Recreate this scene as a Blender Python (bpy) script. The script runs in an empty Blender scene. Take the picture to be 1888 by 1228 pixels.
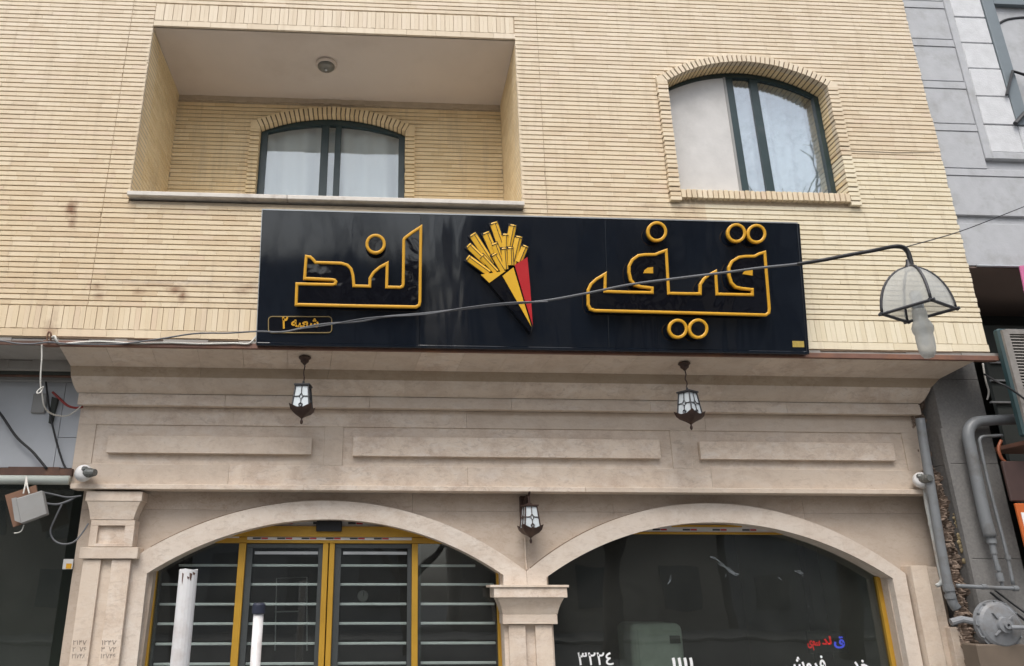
import bpy, bmesh, math, random
from mathutils import Vector, Matrix
R = math.radians
random.seed(7)
scene = bpy.context.scene

# ------------------------------------------------------------------ camera
F_PX, PPX, PPY, IW, IH = 1400.0, 785.0, 614.0, 1888.0, 1228.0
YAW, PITCH, DIST, EYE = R(3.1), R(18.69), 7.6, 1.65
cam_d = bpy.data.cameras.new('camera')
cam_d.sensor_width = 36.0
cam_d.lens = F_PX / IW * 36.0
cam_d.shift_x = (IW / 2 - PPX) / IW
cam_d.clip_start, cam_d.clip_end = 0.05, 2000
cam = bpy.data.objects.new('camera', cam_d)
scene.collection.objects.link(cam)
cam.location = (0, -DIST, EYE)
cam.rotation_euler = (math.pi / 2 + PITCH, 0, -YAW)
scene.camera = cam

# ------------------------------------------------------------------ sky, sun, exposure
world = bpy.data.worlds.new('World')
scene.world = world
world.use_nodes = True
wn = world.node_tree
for n in list(wn.nodes): wn.nodes.remove(n)
sky_n = wn.nodes.new('ShaderNodeTexSky'); sky_n.sky_type = 'NISHITA'; sky_n.sun_disc = False
sky_n.sun_elevation = R(60); sky_n.sun_rotation = R(200)
sky_n.air_density = 1.2; sky_n.dust_density = 4.0; sky_n.ozone_density = 1.0
hs = wn.nodes.new('ShaderNodeHueSaturation'); hs.inputs['Saturation'].default_value = 0.40
bg = wn.nodes.new('ShaderNodeBackground'); bg.inputs['Strength'].default_value = 0.15
wo = wn.nodes.new('ShaderNodeOutputWorld')
wn.links.new(sky_n.outputs[0], hs.inputs['Color'])
wn.links.new(hs.outputs[0], bg.inputs[0]); wn.links.new(bg.outputs[0], wo.inputs[0])

sun_d = bpy.data.lights.new('sun', 'SUN'); sun_d.energy = 1.4; sun_d.angle = R(34); sun_d.color = (1.0, 0.95, 0.88)
sun = bpy.data.objects.new('sun', sun_d); scene.collection.objects.link(sun)
sd = Vector((-0.32 * math.cos(R(60)), -math.cos(R(60)), math.sin(R(60))))
sun.rotation_euler = sd.to_track_quat('Z', 'Y').to_euler()
sun.location = (-10, -30, 40)

scene.view_settings.view_transform = 'Standard'
scene.view_settings.look = 'None'
scene.view_settings.exposure = 0.66
scene.view_settings.gamma = 1.0
scene.view_settings.use_curve_mapping = False

# ------------------------------------------------------------------ measuring helper: a picture point on the vertical plane Y
_fw = Vector((math.sin(YAW) * math.cos(PITCH), math.cos(YAW) * math.cos(PITCH), math.sin(PITCH)))
_rt = Vector((math.cos(YAW), -math.sin(YAW), 0))
_up = _rt.cross(_fw)
_C = Vector((0, -DIST, EYE))
def ray(px, py): return _fw + _rt * ((px - PPX) / F_PX) - _up * ((py - PPY) / F_PX)
def P(px, py, Y=0.0):
    d = ray(px, py); return _C + d * ((Y - _C.y) / d.y)
def PX(px, py, Y=0.0): return P(px, py, Y).x
def PZ(px, py, Y=0.0): return P(px, py, Y).z

# ------------------------------------------------------------------ object helpers
COL = scene.collection
_off = {}
def thing(name, label, cat, loc=(0, 0, 0), group=None, rotz=0.0):
    o = bpy.data.objects.new(name, None); COL.objects.link(o)
    o.empty_display_size = 0.1
    o.location = loc; o.rotation_euler = (0, 0, rotz)
    o['label'] = label; o['category'] = cat
    if group: o['group'] = group
    _off[o.name] = Vector(loc)
    return o
def tag(o, label=None, cat=None, group=None, kind=None):
    if label: o['label'] = label
    if cat: o['category'] = cat
    if group: o['group'] = group
    if kind: o['kind'] = kind
    return o
def link(name, me, mat=None, parent=None, local=False):
    o = bpy.data.objects.new(name, me); COL.objects.link(o)
    if mat is not None and not me.materials: me.materials.append(mat)
    if parent is not None:
        o.parent = parent
        if not local and parent.name in _off:
            o.matrix_parent_inverse = Matrix.Translation(-_off[parent.name])
    return o
class MB:
    def __init__(s): s.v = []; s.f = []
    def add(s, vs, fs):
        b = len(s.v); s.v += [tuple(v) for v in vs]; s.f += [tuple(i + b for i in f) for f in fs]; return s
    def box(s, x0, x1, y0, y1, z0, z1):
        return s.add([(x0,y0,z0),(x1,y0,z0),(x1,y1,z0),(x0,y1,z0),(x0,y0,z1),(x1,y0,z1),(x1,y1,z1),(x0,y1,z1)],
                     [(0,3,2,1),(4,5,6,7),(0,1,5,4),(1,2,6,5),(2,3,7,6),(3,0,4,7)])
    def quad(s, a, b, c, d): return s.add([a, b, c, d], [(0, 1, 2, 3)])
    def prism(s, poly, y0, y1):
        n = len(poly)
        A = sum(poly[i][0] * poly[(i+1) % n][1] - poly[(i+1) % n][0] * poly[i][1] for i in range(n))
        if A < 0: poly = poly[::-1]
        vs = [(x, y0, z) for x, z in poly] + [(x, y1, z) for x, z in poly]
        return s.add(vs, [tuple(range(n)), tuple(range(2*n-1, n-1, -1))] + [((i+1) % n, i, n+i, n+(i+1) % n) for i in range(n)])
    def tube(s, pts, r, n=8, caps=True):
        pts = [Vector(p) for p in pts]; rr = r if isinstance(r, (list, tuple)) else [r] * len(pts)
        t0 = (pts[1] - pts[0]).normalized()
        ref = Vector((0, 0, 1)) if abs(t0.z) < 0.9 else Vector((0, 1, 0))
        u = t0.cross(ref).normalized(); b = len(s.v)
        for i, p in enumerate(pts):
            t = (pts[min(i+1, len(pts)-1)] - pts[max(i-1, 0)]).normalized()
            u = (u - t * u.dot(t)).normalized(); w = t.cross(u)
            for k in range(n):
                a = 2 * math.pi * k / n
                s.v.append(tuple(p + (u * math.cos(a) + w * math.sin(a)) * rr[i]))
        for i in range(len(pts) - 1):
            for k in range(n):
                s.f.append((b+i*n+k, b+i*n+(k+1) % n, b+(i+1)*n+(k+1) % n, b+(i+1)*n+k))
        if caps:
            s.f.append(tuple(b + k for k in range(n-1, -1, -1))); e = b + (len(pts)-1) * n
            s.f.append(tuple(e + k for k in range(n)))
        return s
    def lathe(s, prof, n=20, c=(0, 0, 0), axis='z'):
        b = len(s.v)
        for r, h in prof:
            for k in range(n):
                a = 2 * math.pi * k / n
                x, y = r * math.cos(a), r * math.sin(a)
                if axis == 'z': q = (x, y, h)
                else: q = (x, -h, y)         # faces the street (-Y)
                s.v.append((c[0]+q[0], c[1]+q[1], c[2]+q[2]))
        for i in range(len(prof) - 1):
            for k in range(n):
                s.f.append((b+i*n+k, b+i*n+(k+1) % n, b+(i+1)*n+(k+1) % n, b+(i+1)*n+k))
        return s
    def mesh(s, name='m', smooth=False):
        me = bpy.data.meshes.new(name); me.from_pydata(s.v, [], s.f); me.update()
        bm = bmesh.new(); bm.from_mesh(me); bmesh.ops.recalc_face_normals(bm, faces=bm.faces); bm.to_mesh(me); bm.free()
        if smooth:
            for p in me.polygons: p.use_smooth = True
        return me
    def build(s, name, mat=None, parent=None, smooth=False, bevel=0, local=False, seg=1):
        me = s.mesh(name, smooth); o = link(name, me, mat, parent, local)
        if bevel:
            m = o.modifiers.new('bevel', 'BEVEL'); m.width = bevel; m.segments = seg; m.limit_method = 'ANGLE'; m.angle_limit = R(40)
        return o
def catmull(pts, n=8):
    pts = [Vector(p) for p in pts]; out = []
    for i in range(len(pts) - 1):
        p0 = pts[max(i-1, 0)]; p1 = pts[i]; p2 = pts[i+1]; p3 = pts[min(i+2, len(pts)-1)]
        for k in range(n):
            t = k / n
            out.append(0.5 * ((2*p1) + (p2-p0)*t + (2*p0-5*p1+4*p2-p3)*t*t + (3*p1-p0-3*p2+p3)*t**3))
    out.append(pts[-1]); return out

# ------------------------------------------------------------------ materials
def new_mat(name):
    m = bpy.data.materials.new(name); m.use_nodes = True
    nt = m.node_tree; b = nt.nodes['Principled BSDF']; return m, nt, b
def N(nt, t, **kw):
    n = nt.nodes.new(t)
    for k, v in kw.items():
        if k in n.inputs: n.inputs[k].default_value = v
        else: setattr(n, k, v)
    return n
def mixc(nt, fac, a, b, blend='MIX'):
    n = nt.nodes.new('ShaderNodeMix'); n.data_type = 'RGBA'; n.blend_type = blend
    def put(sock, val):
        if hasattr(val, 'links'): nt.links.new(val, sock)
        elif isinstance(val, (int, float)): sock.default_value = val
        else: sock.default_value = (*val[:3], 1)
    put(n.inputs[0], fac); put(n.inputs[6], a); put(n.inputs[7], b)
    return n.outputs[2]
def mth(nt, op, a, b=None, c=None, clamp=False):
    n = nt.nodes.new('ShaderNodeMath'); n.operation = op; n.use_clamp = clamp
    for i, v in enumerate((a, b, c)):
        if v is None: continue
        if hasattr(v, 'links'): nt.links.new(v, n.inputs[i])
        else: n.inputs[i].default_value = v
    return n.outputs[0]
def ramp(nt, fac, stops):
    n = nt.nodes.new('ShaderNodeValToRGB'); nt.links.new(fac, n.inputs[0])
    while len(n.color_ramp.elements) < len(stops): n.color_ramp.elements.new(0.5)
    for e, (p, c) in zip(n.color_ramp.elements, stops):
        e.position = p; e.color = (*c, 1) if not isinstance(c, (int, float)) else (c, c, c, 1)
    return n.outputs[0]
def pos(nt): return nt.nodes.new('ShaderNodeNewGeometry').outputs['Position']
def noise(nt, scale, detail=4, rough=0.55, vec=None, dist=0.0):
    n = nt.nodes.new('ShaderNodeTexNoise'); n.inputs['Scale'].default_value = scale
    n.inputs['Detail'].default_value = detail; n.inputs['Roughness'].default_value = rough; n.inputs['Distortion'].default_value = dist
    nt.links.new(vec if vec is not None else pos(nt), n.inputs['Vector']); return n.outputs[0]
def stretch(nt, sx, sy, sz, vec=None):
    m = nt.nodes.new('ShaderNodeMapping'); m.inputs['Scale'].default_value = (sx, sy, sz)
    nt.links.new(vec if vec is not None else pos(nt), m.inputs[0]); return m.outputs[0]
def bump(nt, b, h, strength=0.3, dist=0.01):
    n = nt.nodes.new('ShaderNodeBump'); n.inputs['Strength'].default_value = strength; n.inputs['Distance'].default_value = dist
    nt.links.new(h, n.inputs['Height']); nt.links.new(n.outputs[0], b.inputs['Normal'])
def plain(name, col, rough=0.6, metal=0.0, var=0.15, scale=9.0, bmp=0.0, spec=0.5, coat=0.0, dirt=None, dirt_amt=0.5):
    m, nt, b = new_mat(name)
    f = noise(nt, scale, 5)
    c = mixc(nt, f, [x * (1 - var) for x in col], [min(1, x * (1 + var)) for x in col])
    if dirt is not None:
        g = ramp(nt, noise(nt, scale * 0.45, 7, 0.65), [(0.5, 0.0), (0.72, dirt_amt)])
        c = mixc(nt, g, c, dirt)
    nt.links.new(c, b.inputs['Base Color'])
    rr = mth(nt, 'MULTIPLY_ADD', noise(nt, scale * 2, 3), 0.2, rough - 0.1, clamp=True)
    nt.links.new(rr, b.inputs['Roughness'])
    b.inputs['Metallic'].default_value = metal
    b.inputs['Specular IOR Level'].default_value = spec
    b.inputs['Coat Weight'].default_value = coat
    if bmp: bump(nt, b, noise(nt, scale * 6, 5), bmp, 0.004)
    return m

def stain_mask(nt, spots, sharp=1.0):
    """spots: (x, z, rx, rz, strength) on the facade; ragged outlines come from noise."""
    p = pos(nt); sep = N(nt, 'ShaderNodeSeparateXYZ'); nt.links.new(p, sep.inputs[0])
    wob = mth(nt, 'MULTIPLY_ADD', noise(nt, 14, 5, 0.6), 1.5, -0.75)
    tot = None
    for x, z, rx, rz, s in spots:
        dx = mth(nt, 'DIVIDE', mth(nt, 'SUBTRACT', sep.outputs[0], x), rx)
        dz = mth(nt, 'DIVIDE', mth(nt, 'SUBTRACT', sep.outputs[2], z), rz)
        d = mth(nt, 'SQRT', mth(nt, 'ADD', mth(nt, 'MULTIPLY', dx, dx), mth(nt, 'MULTIPLY', dz, dz)))
        v = mth(nt, 'MULTIPLY', mth(nt, 'SUBTRACT', 1.0, mth(nt, 'ADD', d, wob), clamp=True), s)
        tot = v if tot is None else mth(nt, 'MAXIMUM', tot, v)
    return tot

def brick_material():
    m, nt, b = new_mat('cream_brick')
    geo = nt.nodes.new('ShaderNodeNewGeometry'); oi = nt.nodes.new('ShaderNodeObjectInfo')
    rnd = mth(nt, 'FRACT', mth(nt, 'ADD', geo.outputs['Random Per Island'], mth(nt, 'MULTIPLY', oi.outputs['Random'], 7.31)))
    c = ramp(nt, rnd, [(0.0, (0.59, 0.465, 0.31)), (0.25, (0.66, 0.54, 0.37)), (0.6, (0.695, 0.58, 0.405)), (0.88, (0.73, 0.62, 0.45)), (1.0, (0.64, 0.50, 0.36))])
    # weathering drifting over the facade
    big = noise(nt, 0.55, 3, 0.5)
    c = mixc(nt, ramp(nt, big, [(0.35, 0.0), (0.7, 0.38)]), c, (0.64, 0.50, 0.34))
    c = mixc(nt, ramp(nt, noise(nt, 0.9, 4), [(0.45, 0.0), (0.75, 0.35)]), c, (0.72, 0.635, 0.51))
    sep0 = N(nt, 'ShaderNodeSeparateXYZ'); nt.links.new(pos(nt), sep0.inputs[0])
    # the upper facade turns paler with height, the recessed balcony bricks are yellower
    up_ = ramp(nt, mth(nt, 'MULTIPLY_ADD', noise(nt, 0.8, 3), 0.25, mth(nt, 'MULTIPLY_ADD', sep0.outputs[2], 0.30, -1.80)), [(0.0, 0.0), (0.75, 0.6)])
    c = mixc(nt, up_, c, mixc(nt, rnd, (0.68, 0.60, 0.49), (0.74, 0.665, 0.56)))
    recess_light = mth(nt, 'GREATER_THAN', sep0.outputs[1], 0.035)
    c = mixc(nt, mth(nt, 'MULTIPLY', recess_light, 0.95), c, mixc(nt, rnd, (0.74, 0.575, 0.33), (0.84, 0.68, 0.42)))  # light the balcony lacks is put into this brighter brick colour
    # newer, paler bricks of the repaired lower right corner
    sep = N(nt, 'ShaderNodeSeparateXYZ'); nt.links.new(pos(nt), sep.inputs[0])
    right = mth(nt, 'GREATER_THAN', sep.outputs[0], 3.62)
    low = mth(nt, 'LESS_THAN', sep.outputs[2], 5.85)
    right2 = mth(nt, 'GREATER_THAN', sep.outputs[0], 5.33)
    low2 = mth(nt, 'LESS_THAN', sep.outputs[2], 6.52)
    rep = mth(nt, 'MAXIMUM', mth(nt, 'MULTIPLY', right, low), mth(nt, 'MULTIPLY', right2, low2))
    pale = mixc(nt, rnd, (0.72, 0.64, 0.47), (0.77, 0.70, 0.54))
    c = mixc(nt, mth(nt, 'MULTIPLY', rep, 0.92), c, pale)
    # grain and streaks
    g = noise(nt, 60, 4, 0.6, stretch(nt, 0.25, 1, 1))
    c = mixc(nt, mth(nt, 'MULTIPLY', g, 0.20), c, (0.50, 0.40, 0.28))
    z0 = lambda px, py: (P(px, py).x, P(px, py).z)
    rust = []
    for px, py, rx, rz, s in [(131, 384, .085, .13, 1.6), (134, 408, .06, .12, 1.1), (116, 381, .07, .03, .6), (325, 534, .13, .07, 1.2), (337, 545, .07, .12, 1.1), (257, 537, .09, .06, .8),
                              (178, 528, .10, .08, .8), (183, 546, .09, .06, .9), (447, 535, .14, .06, .8), (460, 530, .1, .07, .9), (290, 525, .5, .04, .55), (92, 605, .09, .16, .8), (100, 585, .06, .2, .45), (405, 530, .2, .03, .45),
                              (1200, 380, .22, .06, .5), (1270, 384, .25, .05, .6), (1790, 480, .12, .1, .5), (1545, 279, .2, .03, .7), (985, 560, .1, .1, .0)]:
        x, z = z0(px, py); rust.append((x, z, rx, rz, s))
    mk = stain_mask(nt, rust)
    c = mixc(nt, mth(nt, 'MULTIPLY', mk, 0.78, clamp=True), c, (0.26, 0.15, 0.095))
    # greyish cement wipe where an older sign was fixed
    gx, gz = z0(330, 520)
    c = mixc(nt, mth(nt, 'MULTIPLY', stain_mask(nt, [(gx, gz, 1.05, .035, .9)]), 0.6, clamp=True), c, (0.42, 0.36, 0.31))
    # faint rain streaks
    c = mixc(nt, ramp(nt, noise(nt, 2.2, 5, 0.6, stretch(nt, 5.0, 1, 0.35)), [(0.52, 0.0), (0.74, 0.42)]), c, (0.47, 0.38, 0.27))
    # small grime specks
    c = mixc(nt, ramp(nt, noise(nt, 22, 6, 0.7), [(0.66, 0.0), (0.78, 0.55)]), c, (0.34, 0.25, 0.16))
    nt.links.new(c, b.inputs['Base Color'])
    b.inputs['Roughness'].default_value = 0.82; b.inputs['Specular IOR Level'].default_value = 0.25
    bump(nt, b, noise(nt, 90, 5, 0.6, stretch(nt, 0.4, 1, 1)), 0.35, 0.004)
    return m
def stone_material(name, base=(0.675, 0.565, 0.46), dark=(0.46, 0.345, 0.265), light=(0.74, 0.68, 0.62)):
    m, nt, b = new_mat(name)
    geo = nt.nodes.new('ShaderNodeNewGeometry'); oi = nt.nodes.new('ShaderNodeObjectInfo')
    rnd = oi.outputs['Random']
    n1 = noise(nt, 3.6, 8, 0.68, None, 0.5)
    c = mixc(nt, ramp(nt, n1, [(0.44, 0.0), (0.62, 0.62)]), base, dark)
    c = mixc(nt, ramp(nt, noise(nt, 6.5, 8, 0.72, stretch(nt, 0.7, 1, 1.3), 0.5), [(0.48, 0.0), (0.68, 0.6)]), c, light)
    c = mixc(nt, ramp(nt, noise(nt, 11, 7, 0.7, stretch(nt, 0.7, 1, 1.6), 1.2), [(0.52, 0.0), (0.66, 0.5)]), c, [x * 0.75 for x in dark])
    c = mixc(nt, ramp(nt, noise(nt, 75, 3, 0.6), [(0.45, 0.0), (0.75, 0.35)]), c, light)
    c = mixc(nt, mth(nt, 'MULTIPLY', rnd, 0.6), c, [x * 0.80 for x in base])
    # chips and pits
    pit = ramp(nt, noise(nt, 26, 8, 0.75, stretch(nt, 0.8, 1, 1.3)), [(0.665, 0.0), (0.715, 0.8)])
    c = mixc(nt, pit, c, (0.17, 0.12, 0.085))
    fill = ramp(nt, noise(nt, 17, 6, 0.7), [(0.70, 0.0), (0.74, 0.75)])
    c = mixc(nt, fill, c, (0.66, 0.61, 0.55))
    nt.links.new(c, b.inputs['Base Color'])
    b.inputs['Roughness'].default_value = 0.55; b.inputs['Specular IOR Level'].default_value = 0.35
    bump(nt, b, mth(nt, 'ADD', noise(nt, 40, 6, 0.6), mth(nt, 'MULTIPLY', pit, -1.2)), 0.28, 0.004)
    return m
def glass_material(name, tint=(0.55, 0.6, 0.6), refl=1.55, rough=0.015, wave=0.02, dust_haze=0.03, wscale=1.2):
    m, nt, b = new_mat(name); nt.nodes.remove(b)
    out = nt.nodes['Material Output']
    tr = N(nt, 'ShaderNodeBsdfTransparent'); tr.inputs[0].default_value = (*tint, 1)
    gl = N(nt, 'ShaderNodeBsdfGlossy'); gl.inputs['Roughness'].default_value = rough
    gl.inputs['Color'].default_value = (0.93, 0.96, 1.0, 1)
    f0 = ((refl - 1) / (refl + 1)) ** 2
    lw = N(nt, 'ShaderNodeLayerWeight')
    bp = N(nt, 'ShaderNodeBump'); bp.inputs['Strength'].default_value = wave; bp.inputs['Distance'].default_value = 0.1
    nt.links.new(noise(nt, wscale, 2, 0.4), bp.inputs['Height'])
    nt.links.new(bp.outputs[0], gl.inputs['Normal']); nt.links.new(bp.outputs[0], lw.inputs['Normal'])
    fr = mth(nt, 'MULTIPLY_ADD', mth(nt, 'POWER', lw.outputs['Facing'], 5.0), 1 - f0, f0)
    mx = N(nt, 'ShaderNodeMixShader'); nt.links.new(fr, mx.inputs[0]); nt.links.new(tr.outputs[0], mx.inputs[1]); nt.links.new(gl.outputs[0], mx.inputs[2])
    df = N(nt, 'ShaderNodeBsdfDiffuse'); df.inputs[0].default_value = (0.55, 0.55, 0.52, 1)
    mx2 = N(nt, 'ShaderNodeMixShader')
    nt.links.new(mth(nt, 'MULTIPLY', ramp(nt, noise(nt, 3.5, 8, 0.7, None, 0.6), [(0.3, 0.55), (0.75, 1.0)]), dust_haze), mx2.inputs[0])  # dust, plus an even haze put in for reflections on the shop glass
    nt.links.new(mx.outputs[0], mx2.inputs[1]); nt.links.new(df.outputs[0], mx2.inputs[2])
    nt.links.new(mx2.outputs[0], out.inputs['Surface'])
    return m
def gloss_panel(name, col, wave, wscale, rough=0.05, sx=1, sz=1):
    m, nt, b = new_mat(name)
    c = mixc(nt, noise(nt, 5, 6), [x * 0.8 for x in col], [x * 1.25 for x in col])
    nt.links.new(c, b.inputs['Base Color'])
    b.inputs['Roughness'].default_value = rough; b.inputs['Specular IOR Level'].default_value = 0.7
    b.inputs['IOR'].default_value = 1.5
    bump(nt, b, noise(nt, wscale, 2, 0.5, stretch(nt, sx, 1, sz), 0.4), wave, 0.05)
    return m

M = {}
M['brick'] = brick_material()
M['mortar'] = plain('sand_mortar', (0.50, 0.41, 0.30), 0.95, var=0.3, scale=14, bmp=0.4)
M['joint'] = plain('deep_joint_mortar', (0.17, 0.125, 0.085), 0.95, var=0.3, scale=14)
M['stone'] = stone_material('travertine')
M['stone_clean'] = stone_material('clean_travertine', (0.645, 0.56, 0.48), (0.50, 0.395, 0.31), (0.73, 0.68, 0.62))  # arch copy of the stone, its lit contrast put into the colour
M['stone_dull'] = stone_material('dull_travertine', (0.53, 0.44, 0.36), (0.40, 0.30, 0.225), (0.62, 0.55, 0.48))  # spandrel copy of the stone, shade under the ledge put into the colour
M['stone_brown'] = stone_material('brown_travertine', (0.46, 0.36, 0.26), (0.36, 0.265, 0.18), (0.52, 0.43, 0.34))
M['sill'] = plain('white_sill_stone', (0.58, 0.54, 0.49), 0.6, var=0.12, scale=12, dirt=(0.27, 0.22, 0.18), dirt_amt=0.6, bmp=0.2)
M['plaster'] = plain('balcony_plaster', (0.62, 0.55, 0.49), 0.9, var=0.06, scale=2.0, dirt=(0.42, 0.35, 0.29), dirt_amt=0.35)
M['frame'] = plain('dark_green_frame', (0.016, 0.035, 0.038), 0.35, var=0.25, scale=6, dirt=(0.10, 0.11, 0.11), dirt_amt=0.3)
M['rust'] = plain('brown_painted_steel', (0.17, 0.085, 0.06), 0.6, var=0.35, scale=7, dirt=(0.27, 0.12, 0.055), dirt_amt=0.7, bmp=0.25)
M['rust_dark'] = plain('dark_rusty_steel', (0.085, 0.045, 0.032), 0.75, var=0.4, scale=9, dirt=(0.2, 0.1, 0.06), dirt_amt=0.6, bmp=0.3)
M['glass_up'] = glass_material('upper_window_glass', (0.90, 0.93, 0.93), 1.95, wave=0.03, dust_haze=0.02)
M['glass_shop'] = glass_material('shop_glass', (0.66, 0.70, 0.66), 1.7, wave=0.03, dust_haze=0.032)
M['glass_door'] = glass_material('door_glass', (0.82, 0.85, 0.84), 1.65, wave=0.03, dust_haze=0.022)
M['curtain'] = plain('white_sheer_curtain', (0.74, 0.76, 0.78), 0.9, var=0.06, scale=5)
M['curtain_pat'] = plain('patterned_lace_curtain', (0.68, 0.71, 0.73), 0.9, var=0.25, scale=11, dirt=(0.30, 0.34, 0.37), dirt_amt=0.9)
M['glass_lace'] = glass_material('street_window_glass', (0.88, 0.92, 0.93), 3.0, wave=0.04, dust_haze=0.02)
M['screen'] = plain('grey_insect_screen', (0.54, 0.53, 0.52), 0.9, var=0.16, scale=4.5, dirt=(0.42, 0.415, 0.405), dirt_amt=0.7, bmp=0.3)
M['sign'] = gloss_panel('navy_gloss_panel', (0.007, 0.010, 0.016), 0.20, 1.1, 0.07, 2.2, 0.5)
M['letter_face'] = gloss_panel('black_acrylic', (0.0045, 0.005, 0.008), 0.22, 2.6, 0.04)
M['letter_side'] = plain('black_letter_return', (0.006, 0.006, 0.007), 0.5, var=0.3)
M['gold'] = plain('gold_yellow_trim', (0.64, 0.33, 0.014), 0.48, var=0.15, scale=9, coat=0.0)
M['fry'] = plain('fry_yellow', (0.74, 0.42, 0.02), 0.45, var=0.10, scale=7, coat=0.0)
M['red'] = plain('sign_red', (0.46, 0.012, 0.016), 0.4, var=0.12, scale=5, coat=0.2)
M['alu'] = plain('brushed_aluminium', (0.50, 0.52, 0.53), 0.35, metal=0.7, var=0.1)
M['door_alu'] = plain('grey_door_profile', (0.07, 0.078, 0.08), 0.38, metal=0.3, var=0.2)
M['gold_frame'] = plain('gold_anodised_frame', (0.50, 0.285, 0.035), 0.38, metal=0.25, var=0.12, scale=4, dirt=(0.33, 0.18, 0.03), dirt_amt=0.5)
M['bar'] = plain('shutter_bar', (0.74, 0.76, 0.76), 0.45, metal=0.0, var=0.15)
M['film'] = plain('white_film', (0.62, 0.61, 0.60), 0.5, var=0.06)
M['print_red'] = plain('film_print_red', (0.42, 0.03, 0.03), 0.5)
M['print_dark'] = plain('film_print_dark', (0.03, 0.03, 0.035), 0.5)
M['white_letter'] = plain('white_vinyl', (0.78, 0.79, 0.80), 0.5, var=0.05)
M['black'] = plain('black_plastic', (0.012, 0.013, 0.016), 0.45)
M['bronze'] = plain('brown_cast_metal', (0.055, 0.032, 0.026), 0.5, metal=0.35, var=0.3, scale=25, dirt=(0.12, 0.07, 0.05), dirt_amt=0.5, bmp=0.2)
M['iron'] = plain('dark_lantern_iron', (0.05, 0.05, 0.055), 0.5, metal=0.4, var=0.25, scale=22)
M['milk'] = plain('milk_glass', (0.56, 0.61, 0.64), 0.25, var=0.05, coat=0.3)
M['cable'] = plain('grey_cable', (0.11, 0.115, 0.125), 0.6, var=0.35, scale=8)
M['cable_black'] = plain('black_cable', (0.014, 0.014, 0.016), 0.6)
M['cable_white'] = plain('white_cable', (0.55, 0.54, 0.50), 0.55, var=0.2)
M['cable_red'] = plain('red_hose', (0.25, 0.025, 0.02), 0.5)
M['cable_orange'] = plain('orange_hose', (0.24, 0.07, 0.03), 0.5)
M['white_post'] = plain('white_painted_pipe', (0.66, 0.66, 0.67), 0.45, var=0.06, scale=5, dirt=(0.30, 0.20, 0.15), dirt_amt=0.65, bmp=0.1)
M['navy_cap'] = plain('navy_cap', (0.012, 0.016, 0.035), 0.6)
M['cctv'] = plain('white_camera_shell', (0.68, 0.68, 0.68), 0.4, var=0.05, dirt=(0.35, 0.3, 0.25), dirt_amt=0.35)
M['lens'] = plain('grey_camera_lens', (0.13, 0.135, 0.13), 0.25, metal=0.2, var=0.4, scale=40)
M['lampglass'] = glass_material('lantern_pane', (0.90, 0.92, 0.93), 1.5, wave=0.05, dust_haze=0.68)
M['bulbglass'] = glass_material('bulb_glass', (0.95, 0.95, 0.94), 1.5, wave=0.3, dust_haze=0.9, wscale=20)
M['granite'] = plain('grey_granite', (0.41, 0.42, 0.44), 0.75, var=0.16, scale=7, dirt=(0.27, 0.27, 0.265), dirt_amt=0.7, bmp=0.4)
M['granite_light'] = plain('pale_hammered_granite', (0.56, 0.57, 0.59), 0.85, var=0.2, scale=9, bmp=0.9)
M['granite_dark'] = plain('slate_window_trim', (0.16, 0.19, 0.21), 0.5, var=0.12, scale=12)
M['concrete'] = plain('column_granite', (0.165, 0.16, 0.155), 0.85, var=0.4, scale=38, dirt=(0.25, 0.24, 0.22), dirt_amt=0.35, bmp=0.3)
M['rubble'] = plain('broken_masonry', (0.25, 0.19, 0.15), 0.95, var=0.5, scale=9, dirt=(0.07, 0.055, 0.05), dirt_amt=0.95, bmp=1.0)
M['foam'] = plain('yellow_foam', (0.36, 0.29, 0.17), 0.9, var=0.25, scale=25, bmp=0.8)
M['pipe'] = plain('grey_painted_pipe', (0.165, 0.175, 0.185), 0.45, var=0.15, scale=8, dirt=(0.09, 0.08, 0.07), dirt_amt=0.75)
M['pipe_white'] = plain('white_painted_pipe_thin', (0.50, 0.52, 0.51), 0.5, var=0.12, scale=9, dirt=(0.28, 0.16, 0.09), dirt_amt=0.6)
M['regulator'] = plain('grey_cast_regulator', (0.20, 0.21, 0.225), 0.5, var=0.15, scale=10, dirt=(0.11, 0.095, 0.08), dirt_amt=0.8, bmp=0.15)
M['teal'] = plain('teal_cooler_case', (0.022, 0.05, 0.055), 0.5, var=0.2)
M['louvre'] = plain('cooler_louvre', (0.22, 0.205, 0.19), 0.6, var=0.3, scale=20, dirt=(0.12, 0.09, 0.07), dirt_amt=0.5)
M['brown_soffit'] = plain('brown_soffit_panel', (0.23, 0.17, 0.145), 0.7, var=0.15, scale=3)
M['pink'] = plain('magenta_sign', (0.55, 0.15, 0.30), 0.6)
M['orange'] = plain('orange_sign', (0.46, 0.105, 0.02), 0.5, var=0.12)
M['brown_box'] = plain('dark_brown_box', (0.055, 0.03, 0.026), 0.5, var=0.25)
M['tile'] = plain('grey_white_panel', (0.40, 0.42, 0.45), 0.5, var=0.06, scale=2, dirt=(0.30, 0.31, 0.32), dirt_amt=0.4)
M['soffit_grey'] = plain('stained_grey_soffit', (0.30, 0.285, 0.265), 0.85, var=0.18, scale=4, dirt=(0.16, 0.14, 0.12), dirt_amt=0.7)
M['pale_pipe'] = plain('pale_green_shutter_box', (0.50, 0.54, 0.50), 0.5, var=0.1)
M['wood'] = plain('brown_plywood', (0.17, 0.09, 0.055), 0.75, var=0.25, scale=10, bmp=0.2)
M['box_grey'] = plain('grey_plastic_box', (0.26, 0.26, 0.255), 0.55, var=0.12, scale=7, dirt=(0.22, 0.2, 0.18), dirt_amt=0.5)
M['room'] = plain('dim_room_wall', (0.075, 0.075, 0.068), 0.9, var=0.3, scale=2)
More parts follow.
